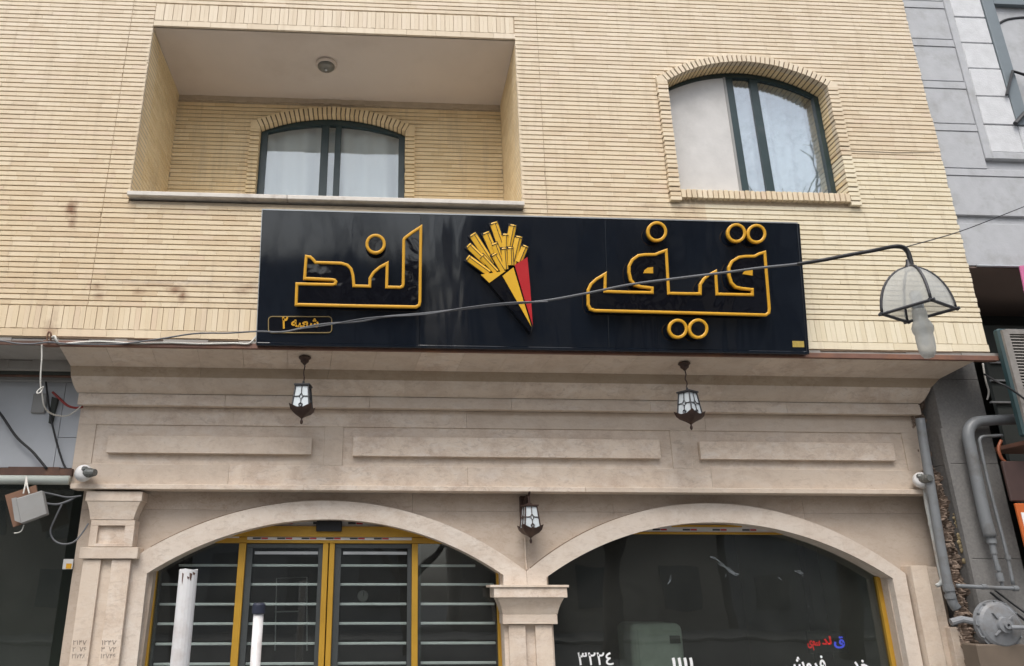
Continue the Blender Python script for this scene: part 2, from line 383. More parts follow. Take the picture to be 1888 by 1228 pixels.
M['room_dark'] = plain('dark_room_wall', (0.045, 0.05, 0.045), 0.9, var=0.3, scale=2)
M['asphalt'] = plain('asphalt', (0.055, 0.055, 0.056), 0.9, var=0.3, scale=3, bmp=0.4)
M['pave'] = plain('concrete_pavers', (0.19, 0.185, 0.175), 0.9, var=0.15, scale=2.5, bmp=0.3)
M['bark'] = plain('bare_tree_bark', (0.075, 0.06, 0.05), 0.95, var=0.35, scale=12, bmp=0.6)
M['far_wall'] = plain('far_building_wall', (0.36, 0.32, 0.27), 0.9, var=0.15, scale=0.6)
M['far_wall2'] = plain('far_building_stone', (0.26, 0.26, 0.265), 0.85, var=0.15, scale=0.8)
M['far_glass'] = plain('far_window_glass', (0.13, 0.135, 0.14), 0.12, var=0.3)
M['plastic_wrap'] = plain('cloudy_plastic', (0.62, 0.66, 0.66), 0.35, var=0.35, scale=6)
M['clock'] = plain('pale_disc', (0.24, 0.24, 0.23), 0.6, var=0.2, scale=20)
M['smear'] = plain('white_smear', (0.20, 0.225, 0.24), 0.7, var=0.7, scale=60)
M['sticker'] = plain('gold_maker_sticker', (0.45, 0.33, 0.08), 0.5, var=0.4, scale=60)
M['ink'] = plain('faded_ink', (0.22, 0.185, 0.16), 0.8)
def emis(name, col, s):
    m, nt, b = new_mat(name); b.inputs['Base Color'].default_value = (*col, 1)
    b.inputs['Emission Color'].default_value = (*col, 1); b.inputs['Emission Strength'].default_value = s; return m
M['led_red'] = emis('red_led', (0.8, 0.02, 0.02), 0.75)
M['led_blue'] = emis('blue_led', (0.08, 0.10, 0.9), 1.0)

# ================================================================== ground
g = MB().box(-150, 150, -150, 150, -0.42, -0.12).build('road', M['asphalt']); tag(g, kind='structure')
g = MB().box(-60, 60, -7.0, 6, -0.119, 0.0).build('pavement', M['pave'], bevel=0.02); tag(g, kind='structure')
g = MB().box(-60, 60, -24, -19, -0.119, 0.0).build('far_pavement', M['pave'], bevel=0.02); tag(g, kind='structure')

# ================================================================== brick building (upper storeys)
BB = thing('brick_building', 'cream brick upper storey with arched windows and a recessed balcony', 'building', (1.6, 0.6, 4.0))
BX0, BX1, BZ0, BZ1 = -7.0, 6.605, 4.105, 10.6
PITCHZ, BH, BL = 0.0605, 0.0472, 0.264
BAL = (-2.855, 1.508, 5.765, 8.06)           # balcony opening x0,x1,floor,lintel underside
BACK = 1.25                                   # balcony back wall
W2C, W2H, W2SP, W2AP, W2SILL = 4.335, 0.998, 7.490, 7.806, 6.005     # street window: centre, half width, springing, apex, sill
def arc_z(x, c, hw, sp, ap):
    rise = ap - sp; r = (hw * hw + rise * rise) / (2 * rise); cz = ap - r
    dx = min(abs(x - c), hw); return cz + math.sqrt(r * r - dx * dx)
def arc_pts(c, hw, sp, ap, n=32):
    return [(c - hw + 2 * hw * i / n, arc_z(c - hw + 2 * hw * i / n, c, hw, sp, ap)) for i in range(n + 1)]
def arc_half(z, hw, sp, ap):
    if z <= sp: return hw
    if z >= ap: return 0
    rise = ap - sp; r = (hw * hw + rise * rise) / (2 * rise); cz = ap - r
    return math.sqrt(max(0, r * r - (z - cz) ** 2))
# surround of the street window
S2H, S2SP, S2AP, S2BOT = 1.125, 7.555, 7.912, 5.862
# balcony window in the back wall
W1C, W1H, W1SP, W1AP = -0.765, 0.968, 7.495, 7.722
S1H, S1SP, S1AP = W1H + 0.125, 7.575, 7.862

# mortar bed behind the bricks, with the openings left out
YM = 0.014
mb = MB()
mb.box(BX0, BAL[0], YM, 0.3, BZ0, BZ1); mb.box(BAL[0], BAL[1], YM, 0.3, BZ0, BAL[2] - .06); mb.box(BAL[0], BAL[1], YM, 0.3, BAL[3] + .002, BZ1)
mb.box(BAL[1], W2C - W2H - .02, YM, 0.3, BZ0, BZ1); mb.box(W2C + W2H + .02, BX1, YM, 0.3, BZ0, BZ1); mb.box(W2C - W2H - .02, W2C + W2H + .02, YM, 0.3, BZ0, W2SILL - .05)
ap = arc_pts(W2C, W2H + .02, W2SP + .03, W2AP + .03)
for a, b in zip(ap[:-1], ap[1:]): mb.prism([(a[0], a[1]), (b[0], b[1]), (b[0], BZ1), (a[0], BZ1)], YM, 0.3)
mb.build('wall', M['mortar'], BB)
# balcony shell
mb = MB().box(BAL[0] - .3, BAL[0] - .011, 0.3, BACK + .4, BAL[2] - .1, BAL[3] + .3)
mb.box(BAL[1] + .011, BAL[1] + .3, 0.3, BACK + .4, BAL[2] - .1, BAL[3] + .3)
mb.box(BAL[0] - .011, W1C - W1H - .02, BACK + .011, BACK + .4, BAL[2], BAL[3] + .3); mb.box(W1C + W1H + .02, BAL[1] + .011, BACK + .011, BACK + .4, BAL[2], BAL[3] + .3)
ap = arc_pts(W1C, W1H + .02, W1SP + .02, W1AP + .02)
for a, b in zip(ap[:-1], ap[1:]): mb.prism([(a[0], a[1]), (b[0], b[1]), (b[0], BAL[3] + .3), (a[0], BAL[3] + .3)], BACK + .011, BACK + .4)
mb.build('balcony_wall', M['mortar'], BB)

class Course:
    """bricks laid on a plane: (along, height) -> 3-D through fn(u, v, depth)"""
    def __init__(s, fn): s.fn = fn; s.mb = MB(); s.full = []
    def brick(s, u0, u1, v0, v1, proud=0.0, depth=0.03, j=0.0006):
        r = random.uniform
        fn = s.fn; c = 0.0014
        du = [r(-j, j) for _ in range(4)]
        a = [fn(u0, v0 + du[0], -proud + c), fn(u1, v0 + du[1], -proud + c), fn(u1, v1 + du[1], -proud + c), fn(u0, v1 + du[0], -proud + c)]
        i = [fn(u0 + c, v0 + c + du[0], -proud), fn(u1 - c, v0 + c + du[1], -proud), fn(u1 - c, v1 - c + du[1], -proud), fn(u0 + c, v1 - c + du[0], -proud)]
        k = [fn(u0, v0, depth), fn(u1, v0, depth), fn(u1, v1, depth), fn(u0, v1, depth)]
        s.mb.add(k + a + i, [(0,1,5,4),(1,2,6,5),(2,3,7,6),(3,0,4,7),(4,5,9,8),(5,6,10,9),(6,7,11,10),(7,4,8,11),(8,9,10,11)])
def lay(course, spans, z0, z1, keep=None, jit=0.0014):
    n = 0; z = z0
    while z + BH <= z1 + 1e-4:
        for u0, u1 in spans(z + BH / 2):
            u = u0 - random.uniform(0, BL) if keep is None else u0 - random.uniform(0, BL)
            while u < u1:
                L = BL * random.choice((1, 1, 1, 1, 1, 0.62, 0.75))
                a, b = max(u, u0), min(u + L - 0.0009, u1)
                if b - a > 0.012:
                    pr = random.uniform(0, jit) if random.random() > .04 else random.uniform(.002, .004)
                    if keep is not None and abs((b - a) - (BL - .0009)) < 1e-6: keep.append((a, z, pr))
                    else: course.brick(a, b, z, z + BH, pr)
                u += L
        z += PITCHZ; n += 1
SOLD_BOT = (4.205, 4.452)
SEAMS = (PX(241, 44), PX(989, 34))          # straight vertical joints either side of the balcony
def facade_spans(z):
    cuts = []
    if BAL[2] - .07 < z < 8.385: cuts.append((BAL[0], BAL[1]))
    h = arc_half(z, S2H, S2SP, S2AP)
    if z > W2SILL - .125 and h > 0: cuts.append((W2C - h, W2C + h))
    elif S2BOT < z: cuts += [(W2C - S2H, W2C - W2H - .01), (W2C + W2H + .01, W2C + S2H)] if z < W2SILL else []
    x = BX0; out = []
    for a, b in sorted(cuts):
        if a - x > .01: out.append((x, a - .002))
        x = b + .002
    out.append((x, BX1 + random.uniform(-.012, .008)))
    res = []
    for a, b in out:
        for sm in SEAMS:
            if a + .05 < sm < b - .05: res.append((a, sm - .0025)); a = sm + .0025
        res.append((a, b))
    return res
fac = Course(lambda u, v, d: (u, d, v)); keep = []
lay(fac, facade_spans, 4.465, BZ1 - .02, keep)
# the bricks that show largest are bricks of their own, the rest one joined part
SIGN_X0, SIGN_X1, SIGN_Z0, SIGN_Z1 = -1.36, 4.56, 4.0, 5.68
def seen(b):
    return not (SIGN_X0 < b[0] and b[0] + BL < SIGN_X1 and SIGN_Z0 < b[1] < SIGN_Z1) and b[0] > -4.2
cand = sorted((b for b in keep if seen(b)), key=lambda b: (Vector((b[0] + BL / 2, 0, b[1])) - _C).length)
own = cand[:300]; own_set = set(own)
for b in keep:
    if b not in own_set: fac.brick(b[0], b[0] + BL - .0009, b[1], b[1] + BH, b[2])
tag(fac.mb.build('facade_bricks', M['brick'], BB), kind='stuff')
one = Course(lambda u, v, d: (u, d, v)); one.brick(0, BL - .0009, 0, BH, 0, j=0)
bme = one.mb.mesh('brick'); bme.materials.append(M['brick'])
for x, z, pr in own:
    o = link('brick', bme, None, BB); o.location = (x, -pr, z)
# balcony inside faces
c = Course(lambda u, v, d: (u, BACK + d, v))
def back_spans(z):
    h = arc_half(z, S1H, S1SP, S1AP)
    return [(BAL[0], BAL[1])] if h <= 0 else [(BAL[0], W1C - h), (W1C + h, BAL[1])]
lay(c, back_spans, BAL[2] + .005, 7.93); tag(c.mb.build('balcony_back_bricks', M['brick'], BB), kind='stuff')
c = Course(lambda u, v, d: (BAL[0] - d, u, v)); lay(c, lambda z: [(0.004, BACK)], BAL[2] + .005, 8.05); tag(c.mb.build('balcony_side_bricks', M['brick'], BB), kind='stuff')
c = Course(lambda u, v, d: (BAL[1] + d, u, v)); lay(c, lambda z: [(0.004, BACK)], BAL[2] + .005, 8.05); tag(c.mb.build('balcony_side_bricks', M['brick'], BB), kind='stuff')
# ragged mortar line where the back bricks meet the ceiling
mb = MB(); x = BAL[0]
while x < BAL[1]:
    w = random.uniform(.05, .22); mb.box(x, min(x + w, BAL[1]), BACK - random.uniform(.0, .006), BACK + .02, 7.925 - random.uniform(0, .03), 8.02); x += w
mb.build('mortar_bed', plain('pale_mortar_bed', (0.50, 0.42, 0.32), .9, var=.25, scale=9, bmp=.4), BB)
# ceiling, slab, sill
MB().quad((BAL[0], 0.03, 8.045), (BAL[1], 0.03, 8.045), (BAL[1], BACK + .02, 7.985), (BAL[0], BACK + .02, 7.985)).build('balcony_ceiling', M['plaster'], BB)
MB().box(BAL[0], BAL[1], 0.02, BACK, BAL[2] - .12, BAL[2] - .062).build('balcony_slab', M['plaster'], BB)
xs = [BAL[0] - .005, PX(531, 366), BAL[1] + .012]
for a, b in zip(xs[:-1], xs[1:]): MB().box(a, b - .003, -0.075, BACK - .01, 5.732, 5.785).build('balcony_sill', M['sill'], BB, bevel=.006)
# soldier courses
def soldiers(x0, x1, z0, z1, w=0.0535, hidden=None):
    me = None; k = 0; x = x0
    while x + w <= x1 + 1e-3:
        if not (hidden and hidden[0] < x < hidden[1]):
            if me is None:
                q = Course(lambda u, v, d: (u, d, v)); q.brick(0, w, 0, z1 - z0, 0, j=0); me = q.mb.mesh('soldier_brick'); me.materials.append(M['brick'])
            o = link('soldier_brick', me, None, BB); o.location = (x, -random.uniform(0, .003), z0 + random.uniform(-.002, .002))
        x += w + (0.0006 if k % 2 == 0 else 0.0055); k += 1
soldiers(BAL[0] + .004, BAL[1] + .01, 8.135, 8.378, 0.0500)
soldiers(-4.6, BX1 - .01, *SOLD_BOT, 0.0535, (-1.25, 4.45))
soldiers(-6.98, -4.65, *SOLD_BOT)
mb = Course(lambda u, v, d: (u, d, v))
x = BAL[0]
while x < BAL[1]: w = min(random.uniform(.2, .45), BAL[1] - x + .005); mb.brick(x, x + w - .002, 8.056, 8.131, random.uniform(0, .003)); x += w
mb.mb.build('lintel_edge', M['brick'], BB)
mb = Course(lambda u, v, d: (u, d, v)); x = BX0
while x < BX1: w = min(random.uniform(.2, .5), BX1 - x); mb.brick(x, x + w - .002, 4.118 + random.uniform(-.006, .004), 4.200, random.uniform(0, .004)); x += w
mb.mb.build('bottom_course', M['brick'], BB)
# cracked horizontal movement joint right of the street window
pts = [P(x, y, -.002) for x, y in ((1548, 277), (1600, 279), (1650, 281), (1690, 281), (1728, 280))]
MB().tube(pts, 0.006, 5).build('movement_joint', M['mortar'], BB)
# steel angle under the brickwork, ragged mortar above it
MB().box(-3.50, 6.655, -0.035, 0.035, 4.010, 4.066).build('steel_angle', M['rust'], BB, bevel=.004)
MB().box(-7, -3.50, -0.005, 0.6, 4.02, 4.066).build('steel_angle', M['rust_dark'], BB)
mb = MB(); x = -7.0
while x < 6.6:
    w = random.uniform(.08, .5); mb.box(x, x + w, 0.002 + random.uniform(0, .02), .2, 4.068, 4.104 + random.uniform(-.012, .006)); x += w + random.choice((0, 0, .03))
mb.build('mortar_packing', M['soffit_grey'], BB)

# ---- arched windows
def radial_arch(name, c, hw, sp, ap, thick, proud, y, depth, n, parent):
    """voussoirs of an arched brick surround, each a brick of its own"""
    rise = ap - sp; r = (hw * hw + rise * rise) / (2 * rise); cz = ap - r
    a0 = math.asin(hw / r)
    for i in range(n):
        t0 = -a0 + 2 * a0 * i / n; t1 = -a0 + 2 * a0 * (i + 1) / n; g = 0.13 * (t1 - t0); t0 += g; t1 -= g
        q = lambda t, rr: (c + rr * math.sin(t), cz + rr * math.cos(t))
        pr = proud + random.uniform(0, .006)
        MB().prism([q(t0, r), q(t1, r), q(t1, r + thick), q(t0, r + thick)], y - pr, y + depth).build('brick', M['brick'], parent, bevel=.002)
    for sg in (-1, 1):
        oe = (c + sg * (r + thick) * math.sin(a0), cz + (r + thick) * math.cos(a0)); ie = (c + sg * hw, sp)
        MB().prism([(c + sg * (hw + .0), sp - .03), ie, oe, (oe[0] + sg * .075, oe[1] - .03), (c + sg * (hw + .125), sp - .03)][::1], y - proud, y + depth).build('brick', M['brick'], parent, bevel=.003)
    n2 = 24; mb = MB()
    for i in range(n2):
        t0 = -a0 + 2 * a0 * i / n2; t1 = -a0 + 2 * a0 * (i + 1) / n2
        q = lambda t, rr: (c + rr * math.sin(t), cz + rr * math.cos(t))
        mb.prism([q(t0, r + .006), q(t1, r + .006), q(t1, r + thick - .008), q(t0, r + thick - .008)], y - proud + .012, y + depth - .002)
    mb.build('joint_mortar', M['joint'], parent)
def jamb(x0, x1, z0, z1, proud, y, depth, parent):
    z = z0
    while z + BH < z1:
        w = random.uniform(-.006, .006)
        MB().box(x0 + (w if x0 < x1 else 0), x1, y - proud - random.uniform(0, .010), y + depth, z, z + BH - .0015).build('brick', M['brick'], parent, bevel=.002); z += PITCHZ
    MB().box(x0 + .008, x1 - .008, y - proud + .014, y + depth - .002, z0 + .002, z1 - .01).build('joint_mortar', M['joint'], parent)
def arched_window(parent, c, hw, sp, ap, z0, yg, fw, mull, pane_mat, panes_cut):
    """frame (arched ring), mullions and panes"""
    w = MB(); n = 28
    o = arc_pts(c, hw, sp, ap, n); i = arc_pts(c, hw - fw, sp, ap - fw, n)
    ring_o = [(c - hw, z0)] + o + [(c + hw, z0)]; ring_i = [(c - hw + fw, z0)] + i + [(c + hw - fw, z0)]
    for k in range(len(ring_o) - 1):
        w.prism([ring_o[k], ring_o[k+1], ring_i[k+1], ring_i[k]], yg - .03, yg + .035)
    fr = w.build('window', M['frame'], parent)
    MB().box(c - hw + fw, c + hw - fw, yg - .028, yg + .03, z0, z0 + fw * .9).build('bottom_rail', M['frame'], fr)
    for xa, xb in mull:
        MB().box(xa, xb, yg - .022, yg + .028, z0 + fw * .9, arc_z((xa + xb) / 2, c, hw - fw, sp, ap - fw) + .004).build('mullion', M['frame'], fr, bevel=.004)
    # glass panes
    edges = [c - hw + fw] + [v for m_ in mull for v in m_] + [c + hw - fw]
    for xa, xb in zip(edges[0::2], edges[1::2]):
        top = [(x, arc_z(x, c, hw - fw, sp, ap - fw)) for x in [xa + (xb - xa) * k / 10 for k in range(11)]]
        MB().prism([(xa, z0 + .03), (xb, z0 + .03)] + top[::-1], yg, yg + .006).build('pane', pane_mat, fr)
    return fr
def curtain(name, label, x0, x1, z0, z1, y, mat, folds, amp, seed):
    rnd = random.Random(seed); mb = MB(); nx = folds * 8; nz = 10
    ph = [rnd.uniform(0, 6.28) for _ in range(4)]
    for j in range(nz + 1):
        for i in range(nx + 1):
            u = i / nx; v = j / nz
            d = amp * (math.sin(u * folds * 6.28 + ph[0] + .8 * math.sin(v * 2 + ph[2])) + .5 * math.sin(u * folds * 3.1 + ph[1] + v)) * (1.15 - .5 * v)
            mb.v.append((x0 + (x1 - x0) * u, y + d, z0 + (z1 - z0) * v))
    for j in range(nz):
        for i in range(nx):
            a = j * (nx + 1) + i; mb.f.append((a, a + 1, a + nx + 2, a + nx + 1))
    o = mb.build(name, mat, None, smooth=True); return tag(o, label, 'curtain')

# street window
sur = MB().box(W2C - W2H - .01, W2C + W2H + .01, 0.012, 0.2, W2SILL - .1, W2SILL - .055).build('window_surround', M['mortar'], BB)
jamb(W2C - S2H, W2C - W2H, S2BOT, W2SP + .005, .045, 0, .24, sur); jamb(W2C + W2H, W2C + S2H, S2BOT, W2SP + .005, .045, 0, .24, sur)
radial_arch('b', W2C, W2H, W2SP, W2AP, .105, .045, 0, .24, 37, sur)
x = W2C - W2H + .004
while x + .05 < W2C + W2H:
    MB().box(x, x + .051, -.052 - random.uniform(0, .006), .2, W2SILL - .108, W2SILL + random.uniform(-.003, .003)).build('sill_brick', M['brick'], sur, bevel=.003); x += .0625
mull2 = [(PX(1335, 150, .2), PX(1349, 150, .2)), (PX(1380, 150, .2), PX(1394, 150, .2))]
fr2 = arched_window(BB, W2C, W2H - .002, W2SP - .01, W2AP - .01, W2SILL - .02, .20, .062, mull2, M['glass_lace'], 3)
tag(fr2, 'street window frame of dark green metal with lace curtain')
# insect screen over the left pane
xa, xb = W2C - W2H + .05, mull2[0][0] + .004
top = [(x, arc_z(x, W2C, W2H - .05, W2SP, W2AP - .06)) for x in [xa + (xb - xa) * k / 8 for k in range(9)]]
MB().prism([(xa, W2SILL), (xb, W2SILL)] + top[::-1], .176, .182).build('insect_screen', M['screen'], fr2)
for a_, b_ in ((xa, xa + .03), (xb - .03, xb)): MB().box(a_, b_, .168, .1755, W2SILL + .01, arc_z((a_ + b_) / 2, W2C, W2H - .05, W2SP, W2AP - .06) - .005).build('screen_frame', M['box_grey'], fr2)
MB().box(W2C - W2H - .1, W2C + W2H + .1, .75, .8, W2SILL - .2, W2AP + .2).build('room_wall', M['room'], BB)
curtain('curtain', 'patterned pale lace curtain behind the arched street window', W2C - W2H - .18, W2C + W2H + .18, W2SILL - .1, W2AP + .2, .335, M['curtain_pat'], 10, .040, 3)

# balcony window
sur = MB().box(W1C - S1H, W1C + S1H, BACK - .02, BACK + .05, BAL[2] + .001, BAL[2] + .02).build('window_surround', M['mortar'], BB)
jamb(W1C - S1H, W1C - W1H, BAL[2] + .02, W1SP + .02, .04, BACK, .16, sur); jamb(W1C + W1H, W1C + S1H, BAL[2] + .02, W1SP + .02, .04, BACK, .16, sur)
radial_arch('b', W1C, W1H, W1SP, W1AP, .125, .04, BACK, .16, 33, sur)
mull1 = [(PX(594, 225, BACK + .1), PX(608, 225, BACK + .1)), (PX(619.5, 225, BACK + .1), PX(630.5, 225, BACK + .1))]
fr1 = arched_window(BB, W1C, W1H - .002, W1SP - .01, W1AP - .01, BAL[2] + .022, BACK + .1, .085, mull1, M['glass_up'], 3)
tag(fr1, 'balcony window frame of dark green metal with plain white curtain')
MB().box(W1C - W1H - .1, W1C + W1H + .1, BACK + .6, BACK + .65, BAL[2], W1AP + .2).build('room_wall', M['room'], BB)
curtain('curtain', 'plain white curtain behind the arched balcony window', W1C - W1H + .02, W1C + W1H - .02, BAL[2], W1AP - .02, BACK + .21, M['curtain'], 7, .034, 5)

# balcony ceiling lamp
lc = P(601, 131, 0.55); lz = 8.045 - .06 * (0.55 / 1.22)
t = thing('ceiling_lamp', 'small round ceiling lamp under the balcony ceiling', 'lamp', (lc.x, .55, lz))
MB().lathe([(0.001, .002), (.135, .002), (.135, -.02), (.118, -.035), (.11, -.036)], 24).build('base', M['plaster'], t, smooth=False, local=True)
MB().lathe([(.112, -.03), (.106, -.055), (.08, -.078), (.04, -.09), (.001, -.093)], 24).build('shade', plain('smoked_shade', (0.17, 0.165, 0.145), .3), t, smooth=True, local=True)
MB().lathe([(.016, -.088), (.018, -.098), (.010, -.106), (.001, -.107)], 10).build('finial', M['alu'], t, smooth=True, local=True)

# ================================================================== stone shopfront (ground floor)
SF = thing('stone_shopfront', 'beige travertine shopfront with two wide arches, frieze and pilasters', 'shopfront', (1.4, 0.7, 0))
prof = [(0.0, 652), (.40, 686), (.42, 704), (.56, 734), (.57, 755)]           # moulding below the brickwork, at the picture's middle
Lpx = [(109, 643), (130, 673), (130, 695), (143, 722), (142, 745)]
Rpx = [(1796, 667), (1733, 698), (1716, 714), (1697, 746), (1700, 766)]
pr = []
for (Y, py), l, r in zip(prof, Lpx, Rpx):
    pr.append((Y, PZ(918, py, Y), PX(*l, Y), PX(*r, Y)))
YW_ = 1.2
pr[0] = (0.0, 4.008, pr[0][2], pr[0][3])
def strip(name, a, b, mat, n, parent, thick=.03, gap=.0025, xjit=0):
    """a facing course between two profile points, cut into n slabs"""
    (Y0, z0, l0, r0), (Y1, z1, l1, r1) = a, b
    nrm = Vector((0, z1 - z0, -(Y1 - Y0))).normalized() * thick
    if nrm.y < 0: nrm = -nrm
    for i in range(n):
        t0, t1 = i / n, (i + 1) / n
        q = [(l0 + (r0 - l0) * t0 + gap / 2, Y0, z0), (l0 + (r0 - l0) * t1 - gap / 2, Y0, z0), (l1 + (r1 - l1) * t1 - gap / 2, Y1, z1), (l1 + (r1 - l1) * t0 + gap / 2, Y1, z1)]
        j = random.uniform(0, .002)
        q = [(x, y + j, z) for x, y, z in q]
        back = [(x + nrm.x, y + nrm.y, z + nrm.z) for x, y, z in q]
        MB().add(q + back, [(0,1,2,3),(7,6,5,4),(0,4,5,1),(1,5,6,2),(2,6,7,3),(3,7,4,0)]).build(name, mat, parent)
strip('soffit_panel', pr[0], pr[1], M['stone'], 21, SF)
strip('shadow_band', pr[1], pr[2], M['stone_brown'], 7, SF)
core = [(Y + .036, z + .022) for Y, z, l, r in pr] + [(YW_, pr[4][1]), (YW_, 4.10), (.036, 4.10)]
mb = MB(); xl_, xr_ = pr[3][2] + .06, pr[3][3] - .06; n_ = len(core)
mb.v = [(xl_, y, z) for y, z in core] + [(xr_, y, z) for y, z in core]
mb.f = [tuple(range(n_)), tuple(range(2 * n_ - 1, n_ - 1, -1))] + [(i, (i + 1) % n_, n_ + (i + 1) % n_, n_ + i) for i in range(n_)]
mb.build('core', M['mortar'], SF)
# cove: a curved face in one profile, cut in lengths
cv = []
for k in range(7):
    t = k / 6; s_ = math.sin(t * math.pi / 2); c_ = 1 - math.cos(t * math.pi / 2)
    cv.append((pr[2][0] + (pr[3][0] - pr[2][0]) * (.55 * t + .45 * c_), pr[2][1] + (pr[3][1] - pr[2][1]) * (.55 * t + .45 * s_),
               pr[2][2] + (pr[3][2] - pr[2][2]) * t, pr[2][3] + (pr[3][3] - pr[2][3]) * t))
NC = 8
for i in range(NC):
    mb = MB(); t0, t1 = i / NC, (i + 1) / NC; k0 = len(mb.v)
    for Y, z, l, r in cv: mb.v += [(l + (r - l) * t0 + .001, Y, z), (l + (r - l) * t1 - .001, Y, z)]
    for j in range(6): mb.f.append((2*j, 2*j+1, 2*j+3, 2*j+2))
    mb.build('cove_moulding', M['stone'], SF, smooth=True)
YF = .665                                       # frieze face
zf1 = pr[4][1]
for i in range(6):
    l, r = pr[4][2], pr[4][3]; t0, t1 = i / 6, (i + 1) / 6
    MB().box(l + (r - l) * t0 + .001, l + (r - l) * t1 - .001, .570, YF + .1, zf1, pr[3][1]).build('fillet', M['stone'], SF, bevel=.003)
zl0, zl1 = PZ(900, 906, .585), PZ(900, 899, .585)
LX, RX = PX(143, 800, YF), PX(1693, 800, YF)
LX, RX = -3.305, 6.095
zf0 = zl1
# recessed field slabs, then stiles and rails proud of them, then raised bars
cols = [LX, PX(173, 815, YF), PX(598, 815, YF), PX(632, 820, YF), PX(1238, 825, YF), PX(1274, 825, YF), PX(1668, 830, YF), RX]
zt, zb = PZ(900, 790, YF), PZ(900, 861, YF)
for i in range(len(cols) - 1):
    MB().box(cols[i] + .0008, cols[i+1] - .0008, YF + .013, YF + .08, zf0, zf1).build('frieze_slab', M['stone'], SF)
cuts = [LX, PX(430, 770, YF), PX(860, 775, YF), PX(1300, 780, YF), RX]
for a, b in zip(cuts[:-1], cuts[1:]):
    MB().box(a + .0008, b - .0008, YF, YF + .02, zt, zf1 - .004).build('rail', M['stone'], SF, bevel=.002)
    MB().box(a + .0008, b - .0008, YF, YF + .02, zf0 + .002, zb).build('rail', M['stone'], SF, bevel=.002)
for a, b in ((cols[0], cols[1]), (cols[2], cols[3]), (cols[4], cols[5]), (cols[6], cols[7])):
    MB().box(a, b, YF + .0005, YF + .02, zb + .0005, zt - .0005).build('stile', M['stone'], SF, bevel=.002)
for (xa, xb, ya, yb, xm) in ((195, 574, 805, 836, 385), (650, 1219, 808, 843, 935), (1293, 1653, 816, 848, 1473)):
    yy = YF - .046
    MB().box(PX(xa, yb, yy), PX(xb, yb, yy), yy, YF + .014, PZ(xm, yb, yy), PZ(xm, ya, yy)).build('raised_bar', M['stone'], SF, bevel=.003)
# ledge under the frieze
lx = [PX(129, 897, .585), PX(560, 900, .585), PX(1080, 905, .585), PX(1721, 911, .585)]
for a, b in zip(lx[:-1], lx[1:]): MB().box(a + .0008, b - .0008, .585, YF + .12, zl0, zl1 + .012).build('ledge', M['stone'], SF, bevel=.004)

# arches
YW, YB, YG = .82, .73, .96                    # spandrel wall, arch band face, glazing
def circ3(a, b, c):
    ax, ay = a; bx, by = b; cx, cy = c
    d = 2 * (ax * (by - cy) + bx * (cy - ay) + cx * (ay - by))
    ux = ((ax*ax+ay*ay)*(by-cy) + (bx*bx+by*by)*(cy-ay) + (cx*cx+cy*cy)*(ay-by)) / d
    uz = ((ax*ax+ay*ay)*(cx-bx) + (bx*bx+by*by)*(ax-cx) + (cx*cx+cy*cy)*(bx-ax)) / d
    return ux, uz, math.hypot(ax - ux, ay - uz)
def p2(px, py, Y=YB): v = P(px, py, Y); return (v.x, v.z)
XC = PX(971, 1054, YB)
A1i = [p2(271, 1057), p2(597, 957.5), p2(928, 1060)]; A1o = [p2(283, 1006), p2(597, 923), p2(971, 1054)]
A2i = [p2(1008, 1064), p2(1314, 963), p2(1646, 1066)]; A2o = [p2(971, 1054), p2(1314, 928), p2(1627, 1028)]
def arcf(pts):
    ux, uz, r = circ3(*pts)
    return lambda x: uz + math.sqrt(max(0, r * r - (x - ux) ** 2))
XL, XR = PX(236, 1040, YB), PX(1668, 1050, YB)  # outer ends of the jambs
arches = []
for nm, Ai, Ao, x0, x1 in (('L', A1i, A1o, XL, XC - .0015), ('R', A2i, A2o, XC + .0015, XR)):
    fi, fo = arcf(Ai), arcf(Ao); xi0, xi1 = Ai[0][0], Ai[2][0]
    mb = MB(); n = 40
    top = lambda x: max(fo(x), fi(min(max(x, xi0), xi1)) + .02)
    # jambs to the ground
    mb.prism([(x0, 0), (xi0, 0), (xi0, fi(xi0)), (x0, min(fi(xi0), top(x0)))], YB, YG + .05)
    mb.prism([(xi1, 0), (x1, 0), (x1, min(fi(xi1), top(x1))), (xi1, fi(xi1))], YB, YG + .05)
    arches.append((fi, fo, xi0, xi1))
    ringx = [xi0 + (xi1 - xi0) * k / n for k in range(n + 1)]
    poly_in = [(x, fi(x)) for x in ringx]
    for k in range(n):
        xa, xb = ringx[k], ringx[k+1]
        oa, ob = top(xa), top(xb)
        mb.prism([(xa, fi(xa)), (xb, fi(xb)), (xb, ob), (xa, oa)], YB, YG + .05)
    # shoulders outside the springing
    for xa, xb in ((x0, xi0), (xi1, x1)):
        m_ = 6
        for k in range(m_):
            a = xa + (xb - xa) * k / m_; b = xa + (xb - xa) * (k + 1) / m_
            zs = fi(xi0) if xb <= xi0 + 1e-6 else fi(xi1)
            if top(a) > zs - .001 or top(b) > zs - .001:
                mb.prism([(a, min(zs, top(a)) - .001), (b, min(zs, top(b)) - .001), (b, max(top(b), zs)), (a, max(top(a), zs))], YB, YG + .05)
    bm = bmesh.new(); me = mb.mesh('arch'); bm.from_mesh(me)
    bmesh.ops.remove_doubles(bm, verts=bm.verts, dist=2e-4)
    dup = {}
    for f in list(bm.faces):
        k = tuple(sorted(v.index for v in f.verts)); dup.setdefault(k, []).append(f)
    bmesh.ops.delete(bm, geom=[f for fs in dup.values() if len(fs) > 1 for f in fs], context='FACES_ONLY')
    bm.to_mesh(me); bm.free()
    link('arch', me, M['stone_clean'], SF)
